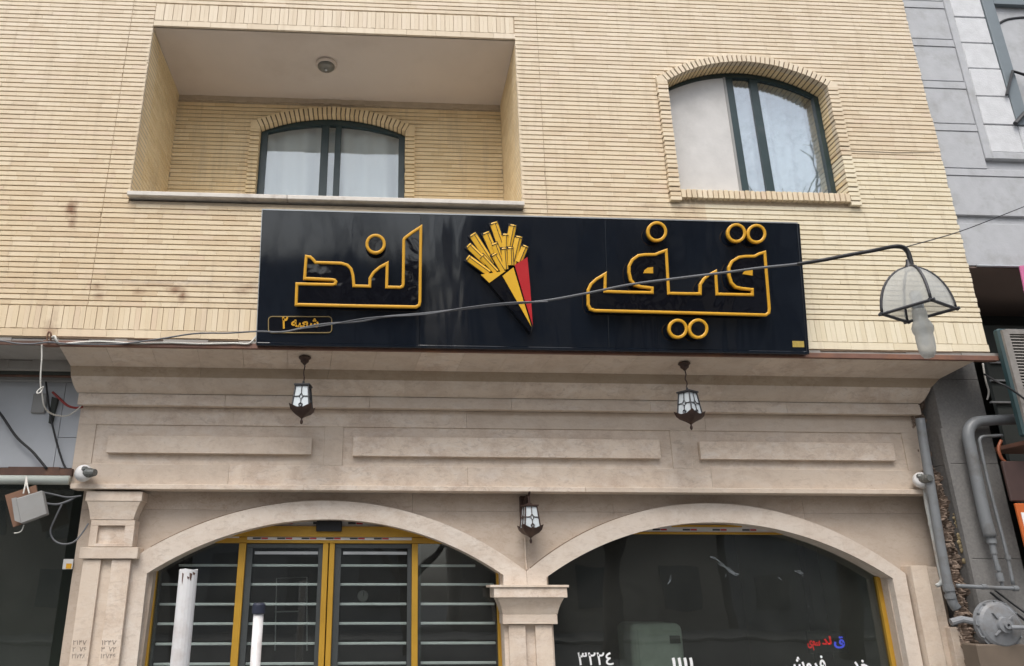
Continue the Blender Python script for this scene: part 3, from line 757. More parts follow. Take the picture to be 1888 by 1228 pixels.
# spandrel wall
def low(x):
    v = 0
    for fi, fo, a, b in arches:
        if a <= x <= b: v = fi(x) + .05
    return v
x = PX(143, 1040, YW) ; x0w = PX(160, 905, YW) - .03; x1w = PX(1722, 1000, YW)
xs_ = sorted(set([x0w, x1w] + [v for a in arches for v in (a[2] - .001, a[3] + .001)] + [x0w + (x1w - x0w) * k / 90 for k in range(91)]))
def merged(name, mb, m):
    me = mb.mesh(name); bm = bmesh.new(); bm.from_mesh(me); bmesh.ops.remove_doubles(bm, verts=bm.verts, dist=1e-4)
    dup = {}
    for f in list(bm.faces): dup.setdefault(tuple(sorted(v.index for v in f.verts)), []).append(f)
    bmesh.ops.delete(bm, geom=[f for fs in dup.values() if len(fs) > 1 for f in fs], context='FACES_ONLY')
    bm.to_mesh(me); bm.free(); return link(name, me, m, SF)
zj_ = PZ(900, 943, YW)                            # bed joint of the slabs over the arches
cutx = [x0w, PX(420, 930, YW), PX(760, 930, YW), PX(1130, 930, YW), PX(1480, 930, YW), x1w]
xs_ = sorted(set(xs_ + cutx))
for ca, cb in zip(cutx[:-1], cutx[1:]):
    for row in (0, 1):
        mb = MB(); jy = random.uniform(0, .002); off = 0.0 if row else 0.0
        for a, b in zip(xs_[:-1], xs_[1:]):
            if b - a < 1e-4 or a < ca - 1e-6 or b > cb + 1e-6: continue
            la, lb = low(a + 1e-4), low(b - 1e-4)
            a2 = a + (.001 if abs(a - ca) < 1e-6 else 0); b2 = b - (.001 if abs(b - cb) < 1e-6 else 0)
            if row == 0:
                if min(la, lb) < zj_ - .002: mb.prism([(a2, la), (b2, lb), (b2, max(zj_ - .001, lb)), (a2, max(zj_ - .001, la))], YW + jy, YW + .12)
            else:
                mb.prism([(a2, max(la, zj_ + .001)), (b2, max(lb, zj_ + .001)), (b2, zl0 + .02), (a2, zl0 + .02)], YW + jy, YW + .12)
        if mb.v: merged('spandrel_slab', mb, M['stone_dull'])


# pilasters
def pil_box(par, name, xa, xb, ya, yb, Y0, Y1, xm=None, bev=.004):
    xm = xm or (xa + xb) / 2
    return MB().box(PX(xa, (ya+yb)/2, Y0), PX(xb, (ya+yb)/2, Y0), Y0, Y1, PZ(xm, yb, Y0), PZ(xm, ya, Y0)).build(name, M['stone'], par, bevel=bev)
def trapezoid(par, name, t0, t1, b0, b1, ya, yb, Yt, Yb, Yk):
    xm = (t0 + t1) / 2; zt_, zb_ = PZ(xm, ya, Yt), PZ(xm, yb, Yb)
    X = [PX(t0, ya, Yt), PX(t1, ya, Yt), PX(b0, yb, Yb), PX(b1, yb, Yb)]
    n = 6; rows = []
    for k in range(n + 1):
        t = k / n; e = t + .12 * math.sin(t * math.pi)
        rows.append((X[0] + (X[2]-X[0]) * e, X[1] + (X[3]-X[1]) * e, Yt + (Yb - Yt) * e, zt_ + (zb_ - zt_) * t))
    mb = MB()
    for a, b, y, z in rows: mb.v += [(a, y, z), (b, y, z), (b, Yk, z), (a, Yk, z)]
    for k in range(n):
        i = 4 * k
        for s_ in range(4): mb.f.append((i + s_, i + (s_+1) % 4, i + 4 + (s_+1) % 4, i + 4 + s_))
    mb.f += [(0, 1, 2, 3), (4*n+3, 4*n+2, 4*n+1, 4*n)]
    return mb.build(name, M['stone'], par)
# left pilaster
cap = pil_box(SF, 'capital', 158, 262, 906, 924, .62, YW + .02)
trapezoid(cap, 'neck', 160, 259, 166, 246, 924.5, 958, .625, .66, YW + .02)
a, b, c_, d_ = (165, 246, 959, 1008); yb_ = .66
zA, zB = PZ(205, 959, yb_), PZ(205, 1008, yb_)
xA, xB = PX(165, 985, yb_), PX(246, 985, yb_)
rA, rB = PX(179, 985, yb_), PX(229, 985, yb_); rzA, rzB = PZ(205, 969, yb_), PZ(205, 1002, yb_)
MB().box(xA, xB, yb_, YW + .02, rzA, zA - .001).build('block_rail', M['stone'], cap, bevel=.002)
MB().box(xA, xB, yb_, YW + .02, zB, rzB).build('block_rail', M['stone'], cap, bevel=.002)
MB().box(xA, rA, yb_ + .0005, YW + .02, rzB + .0005, rzA - .0005).build('block_stile', M['stone'], cap)
MB().box(rB, xB, yb_ + .0005, YW + .02, rzB + .0005, rzA - .0005).build('block_stile', M['stone'], cap)
MB().box(rA, rB, yb_ + .035, YW + .02, rzB + .001, rzA - .001).build('recess_panel', M['stone'], cap)
pil_box(cap, 'base_block', 146, 254, 1009, 1030, .645, YW + .02)
z1_ = PZ(190, 1031, .67)
pl = MB().box(PX(152, 1040, .70), PX(240, 1040, .70), .705, YW + .02, 0, z1_).build('pilaster', M['stone'], SF)
for xa, xb in ((153, 186), (206, 241)): MB().box(PX(xa, 1035, .67), PX(xb, 1035, .67), .67, .704, 0, z1_ - .002).build('shaft', M['stone'], pl, bevel=.003)
# middle pilaster
cap = pil_box(SF, 'capital', 904, 1049, 1078.5, 1083, .50, YW + .02, bev=.002)
pil_box(cap, 'abacus', 911, 1046, 1083.5, 1102, .515, YW + .02)
trapezoid(cap, 'neck', 918, 1040, 927, 1028, 1102.5, 1132, .525, .60, YW + .02)
pil_box(cap, 'neck_block', 927, 1028, 1132.5, 1151, .60, YW + .02)
z1_ = PZ(978, 1151.5, .63)
pl = MB().box(PX(930, 1170, .67), PX(1021, 1170, .67), .672, YW + .02, 0, z1_).build('pilaster', M['stone'], SF)
for xa, xb in ((938, 969), (987, 1018)): MB().box(PX(xa, 1155, .63), PX(xb, 1155, .63), .63, .671, 0, z1_ - .002).build('shaft', M['stone'], pl, bevel=.003)
# right pilaster
z1_ = PZ(1695, 1043, .655)
pl = MB().box(PX(1679, 1045, .655), PX(1709, 1045, .655), .655, YW + .02, 0, z1_).build('pilaster', M['stone'], SF, bevel=.003)
MB().box(PX(1709, 1045, .70), PX(1727, 1045, .70), .70, YW + .05, 0, z1_ - .01).build('shaft', M['stone'], pl, bevel=.003)
zz = PZ(1765, 1157, .62)
MB().box(PX(1752, 1160, .62), PX(1784, 1160, .62), .62, YW + .05, 0, zz).build('shaft', M['stone'], pl, bevel=.003)

# open joint above the arch stones
for (fi_, fo_, a_, b_), (pa, pb) in zip(arches, ((283, 540), (974, 1200))):
    xs2 = [PX(pa, 960, YB) + (PX(pb, 945, YB) - PX(pa, 960, YB)) * k / 24 for k in range(25)]
    MB().tube([(x_, YB + .012, fo_(x_) + .004) for x_ in xs2], [.001 + .0055 * min(1, (24 - k) / 12) for k in range(25)], 5).build('open_joint', M['joint'], SF)

# ---- glazing: left bay with sliding doors, right bay one big pane
def glazing_poly(fi, xa, xb, z0, inset=0.0, n=16):
    top = [(xa + (xb - xa) * k / n, fi(xa + (xb - xa) * k / n) + .03) for k in range(n + 1)]
    return [(xa, z0), (xb, z0)] + top[::-1]
fi1, fo1, xi0, xi1 = arches[0]
GZ = lambda py: PZ(680, py, YG)
gx = lambda px, py=1000: PX(px, py, YG)
zh0, zh1 = GZ(1002), GZ(993)                     # door head
df = MB().box(xi0 - .02, xi1 + .02, YG - .02, YG + .05, zh0, zh1 + .012).build('door_head', M['gold_frame'], SF, bevel=.004)
# posts
posts = [(xi0 + .001, xi0 + .045), (gx(442.5, 994), gx(455.5, 994)), (gx(596.5, 994), gx(606.5, 994)), (gx(608.5, 994), gx(618, 994)), (gx(759.5, 994), gx(770.5, 994)), (xi1 - .045, xi1 - .001)]
for i, (a, b) in enumerate(posts):
    MB().box(a, b, YG - .03, YG + .04, 0, zh0 - .001 if 0 < i < 5 else fi1(max(min((a+b)/2, xi1), xi0)) + .02).build('door_post', M['gold_frame'], df, bevel=.004)
# transom box above the doors with the printed protective film left on
tb0, tb1 = GZ(985), GZ(973)
MB().prism([(gx(410), zh1 + .014), (gx(850), zh1 + .014), (gx(790), tb1 + .01), (gx(470), tb1 + .01)], YG - .045, YG + .02).build('transom_cover', M['gold_frame'], df)
MB().prism([(gx(450), tb1 + .012), (gx(810), tb1 + .012), (gx(740), tb1 + .3), (gx(500), tb1 + .3)], YG + .0, YG + .03).build('transom_panel', M['film'], df)
def film(xa, xb, z0, z1, y, par, step=.30):
    f = MB().box(xa, xb, y - .002, y, z0, z1).build('protective_film', M['film'], par)
    x = xa + .06
    while x + .2 < xb:
        MB().box(x, x + .085, y - .0032, y - .0021, z0 + (z1-z0)*.25, z1 - (z1-z0)*.2).build('print_mark', M['print_dark'], f)
        MB().box(x + .09, x + .16, y - .0032, y - .0021, z0 + (z1-z0)*.25, z1 - (z1-z0)*.2).build('print_mark', M['print_red'], f)
        x += step
film(gx(456), gx(759), zh1 - .018, zh1 + .012, YG - .022, df, .26)
film(gx(400), gx(441), zh1 + .0, zh1 + .03, YG - .024, df, .26)
film(gx(500), gx(745), GZ(969), GZ(961), YG - .003, df, .38)
MB().box(gx(583), gx(630), YG - .09, YG - .046, GZ(981), GZ(962)).build('door_sensor', M['black'], df, bevel=.006)
# four leaves: side light, door, door, side light
bars_z = [GZ(1042.5), GZ(1077.5), GZ(1114), GZ(1150), GZ(1187), GZ(1224)]
for k in range(7): bars_z.append(bars_z[-1] - (bars_z[-2] - bars_z[-1]))
for i, (a, b) in enumerate(((posts[0][1], posts[1][0]), (posts[1][1], posts[2][0]), (posts[3][1], posts[4][0]), (posts[4][1], posts[5][0]))):
    door = i in (1, 2)
    if door:
        lf = MB().box(a + .002, b - .002, YG + .004, YG + .045, zh0 - .05, zh0 - .004).build('door_leaf', M['door_alu'], SF, bevel=.003)
        w = .045
        MB().box(a + .002, a + .002 + w * 1.5, YG + .0045, YG + .044, .02, zh0 - .051).build('stile', M['door_alu'], lf); MB().box(b - .002 - w, b - .002, YG + .0045, YG + .044, .02, zh0 - .051).build('stile', M['door_alu'], lf)
        MB().box(a + .07, b - .05, YG + .005, YG + .043, .02, .14).build('bottom_rail', M['door_alu'], lf)
        MB().box(a + .09, b - .055, YG + .012, YG + .04, zh0 - .115, zh0 - .085).build('brush_strip', M['alu'], lf)
        MB().box(a + .06, b - .04, YG + .018, YG + .026, .1, zh0 - .04).build('pane', M['glass_door'], lf)
        ba, bb = a + .06, b - .05
    else:
        n = 14
        lf = MB().prism([(a + .001, .05), (b - .001, .05)] + [(a + .001 + (b - a - .002) * k / n, min(zh0 - .003, fi1(min(max(a + (b - a) * k / n, xi0), xi1)) + .02)) for k in range(n, -1, -1)], YG + .008, YG + .016).build('side_light', M['glass_door'], SF)
        ba, bb = a + .035, b - .015
        MB().box(a + .002, a + .034, YG + .02, YG + .05, .05, zh0 - .28 if i == 0 else zh0 - .01).build('stile', M['door_alu'], lf)
    for z in bars_z:
        if z < .2: continue
        if i == 0:
            xa = ba
            while fi1(xa) < z + .05 and xa < bb: xa += .02
        else: xa = ba
        xb = bb
        if i == 3:
            while fi1(xb) < z + .05 and xb > xa: xb -= .02
        if xb - xa > .05: MB().box(xa, xb, YG + .06, YG + .085, z - .013, z + .013).build('shutter_bar', M['bar'], lf, bevel=.004)
# right bay
fi2, fo2, xj0, xj1 = arches[1]
zt2 = PZ(1314, 985, YG)
n = 30
poly = [(xj0, .05), (xj1 + .0, .05)] + [(xj0 + (xj1 - xj0) * k / n, min(zt2, fi2(xj0 + (xj1 - xj0) * k / n) + .03)) for k in range(n, -1, -1)]
SW = MB().prism(poly, YG + .008, YG + .016).build('shop_window', M['glass_shop'], SF)
MB().box(gx(1160), gx(1490), YG - .02, YG + .04, zt2 - .002, zt2 + .022).build('frame', M['gold_frame'], SW, bevel=.003)
film(gx(1195), gx(1440), zt2 + .03, zt2 + .062, YG - .01, SW, .34)
MB().box(gx(1170), gx(1460), YG - .008, YG + .04, zt2 + .0225, zt2 + .3).build('transom_panel', M['film'], SW)
MB().box(gx(1240), gx(1370), YG - .03, YG - .0085, zt2 + .075, zt2 + .1).build('frame', M['gold_frame'], SW, bevel=.003)
MB().box(xj1 - .052, xj1 - .004, YG - .03, YG + .04, 0, fi2(xj1) + .02).build('frame', M['gold_frame'], SW, bevel=.003)
MB().box(xj0 + .004, xj0 + .04, YG - .03, YG + .04, 0, fi2(xj0) + .02).build('frame', M['gold_frame'], SW, bevel=.003)

# ---- writing on the shop window
def text_mesh(body, size, extrude=.0006, bold=0.0):
    c = bpy.data.curves.new('t', 'FONT'); c.body = body; c.size = size; c.extrude = extrude; c.offset = bold; c.resolution_u = 4
    o = bpy.data.objects.new('t', c); COL.objects.link(o); bpy.context.view_layer.update()
    me = bpy.data.meshes.new_from_object(o.evaluated_get(bpy.context.evaluated_depsgraph_get()))
    bpy.data.objects.remove(o); me.materials.clear(); return me
def place_text(name, body, px0, px1, py_base, Y, mat, parent, size, bold=0.0, slant=0.0):
    me = text_mesh(body, size, .0006, bold)
    xs = [v.co.x for v in me.vertices]; x0, x1 = min(xs), max(xs)
    p0 = P(px0, py_base, Y); p1 = P(px1, py_base, Y); k = (p1.x - p0.x) / (x1 - x0)
    for v in me.vertices:
        x, y, z = v.co; v.co = (p0.x + (x - x0) * k + slant * y, Y - z, p0.z + y * 1.0)
    return link(name, me, mat, parent)
yt = YG + .0065
place_text('window_lettering', '\u0663\u0662\u0662\u0664', 1066, 1132, 1226, yt, M['white_letter'], SW, .175, .002)
place_text('window_lettering', '\u06f1\u06f1\u06f1\u06f1', 1238, 1279, 1238, yt, M['white_letter'], SW, .19, .005, .12)
place_text('window_lettering', '\uFEB5\uFEED\uFEAE\uFED3', 1450, 1524, 1236, yt, M['white_letter'], SW, .20, .004)
place_text('window_lettering', '\uFEAA\uFEA7', 1572, 1606, 1238, yt, M['white_letter'], SW, .20, .004)
# faded stencilled numbers low on the left pilaster
for (xa_, xb_), rows_ in (((134, 159), ('\u06f2\u06f1\u06f4\u06f7', '\u06f2  \u06f7\u06f6', '\u06f2\u06f1\u06f7\u06f4\u06f8')), ((187, 214), ('\u06f1\u06f2\u06f4\u06f7', '\u06f3  \u06f7\u06f2', '\u06f1\u06f2\u06f7\u06f4\u06f6'))):
    for r_i, body_ in enumerate(rows_):
        place_text('stencil_number', body_, xa_ - r_i, xb_ - r_i, 1189 + 12.5 * r_i, .6688, M['ink'], bpy.data.objects['pilaster'], .062)

# dried smears on the pane
rs = random.Random(4)
def smear(pts, w):
    for k in range(5):
        mb = MB(); q = [P(x + rs.uniform(-1.5, 1.5), y + rs.uniform(-2, 2) * w / .008, YG + .0055 - k * .0003) for x, y in pts]; q = catmull(q, 5)
        q = q[rs.randint(0, len(q) // 3):len(q) - rs.randint(0, len(q) // 4)]
        if len(q) < 2: continue
        for i, p in enumerate(q):
            ww = w * .22 * (0.2 + rs.random()) * (1 if 0 < i < len(q) - 1 else .1)
            mb.v += [(p.x - ww * .4, p.y, p.z + ww), (p.x + ww * .4, p.y, p.z - ww)]
        for i in range(len(q) - 1): mb.f.append((2*i, 2*i+1, 2*i+3, 2*i+2))
        mb.build('dried_smear', M['smear'], SW)
smear([(1309, 1029), (1318, 1030), (1330, 1039), (1345, 1050), (1359, 1062)], .016); smear([(1332, 1042), (1346, 1052), (1362, 1060)], .016); smear([(1339, 1056), (1337, 1066)], .005)
smear([(1238, 1061), (1235, 1071), (1231, 1076)], .008); smear([(1464, 1052), (1474, 1055), (1482, 1060)], .012); smear([(1434, 1063), (1440, 1069)], .008); smear([(1489, 1118), (1492, 1119)], .004); smear([(1492, 1143), (1494, 1149)], .005)

# ---- dark shop interior
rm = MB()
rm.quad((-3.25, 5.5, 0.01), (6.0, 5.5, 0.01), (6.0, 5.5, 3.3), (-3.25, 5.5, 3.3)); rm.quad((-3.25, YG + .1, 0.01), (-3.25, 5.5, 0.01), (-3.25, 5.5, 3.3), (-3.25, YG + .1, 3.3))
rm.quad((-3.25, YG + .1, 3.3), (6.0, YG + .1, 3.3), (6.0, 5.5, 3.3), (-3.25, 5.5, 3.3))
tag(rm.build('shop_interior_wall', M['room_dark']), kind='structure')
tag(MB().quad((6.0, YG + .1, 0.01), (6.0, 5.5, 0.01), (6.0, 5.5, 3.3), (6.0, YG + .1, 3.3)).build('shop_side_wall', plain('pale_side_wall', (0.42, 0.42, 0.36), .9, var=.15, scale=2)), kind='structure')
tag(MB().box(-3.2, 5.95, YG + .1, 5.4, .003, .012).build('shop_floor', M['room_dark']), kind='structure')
# pale column standing inside behind the right pane
tag(MB().box(gx(1490) + .45, gx(1490) + .62, 1.9, 2.05, .012, 3.28).build('interior_column', M['room'], None, bevel=.01), 'dim upright column inside behind the right shop window', 'column')
c = P(1215, 1190, 1.9)
t = thing('pale_cabinet', 'pale grey rounded cabinet standing behind the right shop window', 'cabinet', (c.x, 1.9, .012))
top = PZ(1215, 1149, 1.6)
MB().box(PX(1166, 1200, 1.6), PX(1264, 1200, 1.6), 1.6, 2.2, .012, top).build('cover', M['plastic_wrap'], t, bevel=.08, seg=4)
MB().box(PX(1178, 1200, 1.59), PX(1252, 1200, 1.59), 1.585, 1.599, top - .62, top - .06).build('front_panel', M['plastic_wrap'], t, bevel=.02, seg=2)
MB().box(PX(1235, 1178, 1.58), PX(1254, 1178, 1.58), 1.575, 1.584, PZ(1240, 1186, 1.58), PZ(1240, 1172, 1.58)).build('dark_slot', M['room_dark'], t)
# lit lettering seen deep in the window
t = thing('led_sign', 'small red and blue lit lettering glowing inside the right shop window', 'led sign', tuple(P(1525, 1195, 1.6)))
def led(body, a, b, base, m, size): place_text('lit_lettering', body, a, b, base, 1.6, m, t, size, .004)
led('\u0649\u0645\uFEB3', 1489, 1513, 1190, M['led_red'], .12); led('\uFEAA\uFEDF', 1516, 1534, 1188, M['led_red'], .12); led('\uFED5', 1538, 1558, 1190, M['led_blue'], .15)
MB().box(PX(1489, 1180, 1.62), PX(1560, 1180, 1.62), 1.61, 1.64, PZ(1520, 1204, 1.62), PZ(1520, 1164, 1.62)).build('back_board', M['room_dark'], t)
c = P(669, 1099, 1.4)
t = thing('round_disc', 'pale round disc with a slit inside behind the right sliding door', 'disc', (c.x, 1.4, c.z))
MB().lathe([(.001, .012), (.055, .012), (.062, .006), (.062, -.01)], 24, axis='y').build('face', M['clock'], t, local=True)
MB().box(.006, .012, -.016, -.012, .0, .05).build('slit', M['print_dark'], t, local=True)
# ceiling hanger rod frame faintly seen in the left door
t = thing('hanging_rail', 'thin faint metal frame hanging inside the left sliding door', 'rail', tuple(P(520, 1070, 2.2)))
MB().tube([P(507, 1200, 2.2), P(510, 1066, 2.2), P(566, 1064, 2.2), P(566, 1200, 2.2)], .008, 6).build('frame', M['bar'], t)
MB().tube([P(507, 1128, 2.2), P(550, 1127, 2.2)], .008, 6).build('rung', M['bar'], t)

# ================================================================== shop sign (leans forward at the top)
SB0 = P(473, 631, -.12); ST0 = P(485.7, 387.5, -.345)
sx0 = SB0.x; sx1 = PX(1487, 648, -.12)
sv = Vector((0, ST0.y - SB0.y, ST0.z - SB0.z)); SH = sv.length; sv.normalize()
su = Vector((1, 0, 0)); sn = Vector((0, -sv.z, sv.y))          # sn points to the street
SO = Vector((sx0, SB0.y, SB0.z))
SWID = sx1 - sx0
SG = thing('shop_sign', 'long glossy navy sign with gold outlined Persian letters and fries emblem', 'sign', tuple(SO))
def S3(u, v, d): return SO + su * u + sv * v + sn * d
def sp(px, py, d=.0):
    """picture point -> (u, v) on the sign plane lifted by d"""
    r_ = ray(px, py); o = SO + sn * d; t = (o - _C).dot(sn) / r_.dot(sn); q = _C + r_ * t - SO
    return q.x, q.dot(sv)
class SM(MB):
    def slab(s, poly, d0, d1):
        n = len(poly); A = sum(poly[i][0]*poly[(i+1) % n][1] - poly[(i+1) % n][0]*poly[i][1] for i in range(n))
        if A < 0: poly = poly[::-1]
        return s.add([S3(u, v, d1) for u, v in poly] + [S3(u, v, d0) for u, v in poly],
                     [tuple(range(n)), tuple(range(2*n-1, n-1, -1))] + [((i+1) % n, i, n+i, n+(i+1) % n) for i in range(n)])
    def rim(s, poly, w, d0, d1, closed=True):
        n = len(poly); P_ = [Vector((a, b)) for a, b in poly]; b0 = len(s.v)
        prof_ = [(-w/2, d0), (-w/2, d1 - .006), (-w/4, d1), (w/4, d1), (w/2, d1 - .006), (w/2, d0)]
        for i in range(n):
            p, a, c = P_[i], P_[i-1], P_[(i+1) % n]
            e0 = (p - a).normalized(); e1 = (c - p).normalized()
            n0 = Vector((-e0.y, e0.x)); n1 = Vector((-e1.y, e1.x)); m = (n0 + n1)
            if m.length < 1e-3: m = n0.copy()
            m.normalize(); k = 1 / max(.42, m.dot(n0))
            for o_, d in prof_:
                q = p + m * (o_ * k); s.v.append(tuple(S3(q.x, q.y, d)))
        for i in range(n):
            j = (i + 1) % n
            for k in range(5): s.f.append((b0+i*6+k, b0+j*6+k, b0+j*6+k+1, b0+i*6+k+1))
        return s
# panels of the sign face
joints = [0, sp(775, 500)[0], sp(1118, 500)[0], SWID]
for a, b in zip(joints[:-1], joints[1:]):
    SM().slab([(a + .0006, 0), (b - .0006, 0), (b - .0006, SH), (a + .0006, SH)], -.10, 0).build('sign_panel', M['sign'], SG, bevel=.003)
SM().slab([(-.008, SH + .0005), (SWID + .008, SH + .0005), (SWID + .008, SH + .014), (-.008, SH + .014)], -.105, .004).build('edge_trim', M['alu'], SG)
SM().slab([(-.008, .0), (-.0005, .0), (-.0005, SH), (-.008, SH)], -.105, .003).build('edge_trim', M['alu'], SG)
SM().slab([(-.004, -.035), (SWID + .004, -.035), (SWID + .004, -.0006), (-.004, -.0006)], -.105, .010).build('bottom_edge', M['sign'], SG, bevel=.006)
SM().slab([(SWID + .0006, -.03), (SWID + .03, -.03), (SWID + .03, SH), (SWID + .0006, SH)], -.105, .002).build('bottom_edge', M['sign'], SG, bevel=.004)
for u in (.06, SWID * .38, SWID * .7, SWID - .1): MB().box(sx0 + u, sx0 + u + .03, -.12, .0, 4.08, 4.11).build('bracket', M['rust_dark'], SG)
LD = .095
def zoomL(pts): return [sp(460 + x * .286, 370 + y * .286, LD) for x, y in pts]
def zoomR(pts): return [sp(960 + x * .286, 370 + y * .286, LD) for x, y in pts]
def letter(poly, w=.030, fill=True):
    L = SM().slab(poly, .0005, LD - .022).build('letter', M['letter_side'], SG)
    SM().slab(poly, LD - .0215, LD - .014).build('letter_face', M['letter_face'], L)
    SM().rim(poly, w, LD - .03, LD).build('gold_trim', M['gold'], L)
land = [(1105, 168), (1102, 400), (1099, 650), (1094, 672), (1075, 684), (690, 677), (300, 668), (305, 535), (420, 538), (535, 540), (552, 535), (557, 522), (548, 511), (530, 508), (355, 500),
        (362, 400), (366, 358), (392, 362), (408, 376), (425, 397), (500, 399), (590, 402), (632, 415), (655, 440), (667, 480), (673, 548), (775, 551), (777, 500), (800, 462), (840, 428), (888, 403),
        (886, 480), (884, 556), (970, 558), (986, 552), (991, 538), (993, 400), (995, 250), (1004, 238), (1045, 207)]
letter(zoomL(land))
qif = [(1576, 331), (1590, 500), (1606, 695), (1602, 722), (1583, 736), (1000, 720), (480, 707), (452, 698), (438, 670), (437, 575), (455, 537), (490, 505), (547, 471), (546, 530), (545, 584), (700, 589), (850, 591), (850, 562), (780, 554),
       (742, 543), (712, 510), (701, 460), (702, 420), (722, 380), (760, 353), (800, 347), (870, 346), (900, 333), (940, 319), (948, 450), (956, 596), (1060, 598), (1160, 599), (1161, 540), (1185, 503), (1215, 478), (1259, 455),
       (1263, 520), (1268, 601), (1390, 604), (1497, 606), (1496, 572), (1430, 565), (1390, 556), (1362, 528), (1347, 480), (1346, 430), (1366, 390), (1408, 364), (1450, 358), (1510, 357), (1540, 341)]
letter(zoomR(qif))
def ring(cx, cy, r, zf, w=.031):
    n = 28; letter(zf([(cx + r * math.cos(2*math.pi*k/n), cy + r * math.sin(2*math.pi*k/n)) for k in range(n)]), w)
ring(813, 278, 56, zoomL); ring(880, 198, 57, zoomR); ring(1393, 207, 54, zoomR); ring(1523, 212, 54, zoomR); ring(1015, 825, 55, zoomR); ring(1147, 825, 56, zoomR)
for c_ in ([(793, 466), (800, 446), (820, 431), (855, 427), (855, 467)], [(1433, 472), (1442, 457), (1464, 446), (1497, 444), (1496, 482)]):
    SM().slab(zoomR(c_), LD - .014, LD - .004).build('letter_counter', M['gold'], SG)
# fries emblem
FD = .05
def zl(pts, d=FD): return [sp(460 + x * .286, 370 + y * .286, d) for x, y in pts]
em = SM().slab(zl([(1500, 400), (1560, 330), (1640, 300), (1710, 310), (1750, 370), (1788, 368), (1828, 815), (1812, 858), (1495, 485)], .02), .0005, .02).build('emblem_board', M['letter_side'], SG)
fries = [((1577, 148), (1640, 330), 44), ((1697, 163), (1665, 330), 40), ((1443, 222), (1565, 410), 42), ((1526, 212), (1608, 400), 42), ((1650, 222), (1648, 330), 36), ((1735, 237), (1694, 415), 40), ((1776, 297), (1735, 395), 36),
         ((1418, 292), (1530, 400), 36), ((1581, 282), (1638, 430), 36), ((1414, 370), (1545, 465), 36), ((1500, 360), (1592, 458), 32), ((1581, 350), (1640, 452), 36), ((1641, 312), (1652, 440), 30), ((1681, 308), (1686, 415), 30)]
for i, (tp, bs, w) in enumerate(fries):
    d0 = .022 + i * .0022; d1 = d0 + .020
    T = Vector(sp(460 + tp[0]*.286, 370 + tp[1]*.286, d1)); B = Vector(sp(460 + bs[0]*.286, 370 + bs[1]*.286, d1)); ax = (T - B).normalized(); sd_ = Vector((ax.y, -ax.x)); hw = w * 1.14 * .286 / 2 / 172
    T = T - ax * .004
    f = SM(); cs = [(-hw, d0), (-hw, d1 - .006), (hw * .25, d1), (hw, d1 - .009), (hw, d0)]
    for c0, off in ((B, 0), (T, 0)):
        for o_, d in cs:
            q = c0 + sd_ * o_; f.v.append(tuple(S3(q.x, q.y, d)))
    capn = T + ax * .022
    for o_, d in cs:
        q = capn + sd_ * (o_ * .75 + hw * .2); f.v.append(tuple(S3(q.x, q.y, d - .006)))
    for r_ in (0, 5):
        for k in range(4): f.f.append((r_+k, r_+k+1, r_+k+6, r_+k+5))
    f.f += [(10, 11, 12, 13, 14)]
    fo_ = f.build('fry', M['fry'], em)
    g_ = hw + .009
    SM().slab([tuple(B + sd_ * -g_), tuple(B + sd_ * g_), tuple(capn + ax * .009 + sd_ * g_), tuple(capn + ax * .009 - sd_ * g_)], d0 - .004, d0 + .004).build('fry_outline', M['letter_side'], fo_)
    mid = T + ax * .002
    SM().slab([tuple(mid - sd_ * hw), tuple(mid + sd_ * hw), tuple(mid + ax * .006 + sd_ * hw), tuple(mid + ax * .006 - sd_ * hw)], d1 - .006, d1 + .0012).build('fry_edge', M['letter_side'], fo_)
    ln = hw * .3
    SM().slab([tuple(B + sd_ * (ln - .0035)), tuple(B + sd_ * (ln + .0035)), tuple(T + sd_ * (ln + .0035)), tuple(T + sd_ * (ln - .0035))], d1 - .003, d1 + .0008).build('fry_edge', M['letter_side'], fo_)
SM().slab(zl([(1545, 533), (1500, 492), (1628, 482), (1815, 815), (1812, 856)]), .0205, .056).build('cone_shade', M['letter_face'], em)  # black left face of the cone artwork
SM().slab(zl([(1490, 479), (1650, 455), (1545, 532)]), .0565, .068).build('cone_lip', M['fry'], em)
SM().slab(zl([(1630, 487), (1700, 432), (1762, 640), (1815, 812)]), .0565, .066).build('cone_stripe', M['fry'], em)
SM().slab(zl([(1708, 416), (1790, 366), (1808, 560), (1825, 806), (1772, 640)]), .0565, .066).build('cone_side', M['red'], em)
# branch plate
def rrect(x0, y0, x1, y1, r):
    out = []
    for cx, cy, a0 in ((x1-r, y0+r, -90), (x1-r, y1-r, 0), (x0+r, y1-r, 90), (x0+r, y0+r, 180)):
        for k in range(5): a = R(a0 + 22.5 * k); out.append((cx + r * math.cos(a), cy + r * math.sin(a)))
    return out
rr_ = [sp(460 + x*.286, 370 + y*.286, .012) for x, y in rrect(122, 747, 530, 851, 22)]
bp_ = SM().slab(rr_, .0005, .008).build('branch_plate', M['letter_face'], SG)
SM().rim(rr_, .011, .006, .014).build('plate_trim', plain('dull_gold_line', (0.30, 0.22, 0.09), .4), bp_)
def sign_text(body, x0, x1, ybase, zf, d, mat, parent, size, bold=0.0, name='lettering'):
    me = text_mesh(body, size, .004, bold)
    xs = [v.co.x for v in me.vertices]; a, b = min(xs), max(xs)
    (u0, v0), (u1, _v) = sp(460 + x0*.286, 370 + ybase*.286, d), sp(460 + x1*.286, 370 + ybase*.286, d); k = (u1 - u0) / (b - a)
    for v in me.vertices:
        x, y, z = v.co; v.co = S3(u0 + (x - a) * k, v0 + y, d + z)
    return link(name, me, mat, parent)
sign_text('\uFEEA\uFE92\uFECC\uFEB7', 268, 446, 812, None, .013, M['gold'], bp_, .135, .0035)
sign_text('\u06f2', 208, 246, 822, None, .013, M['gold'], bp_, .17, .005)
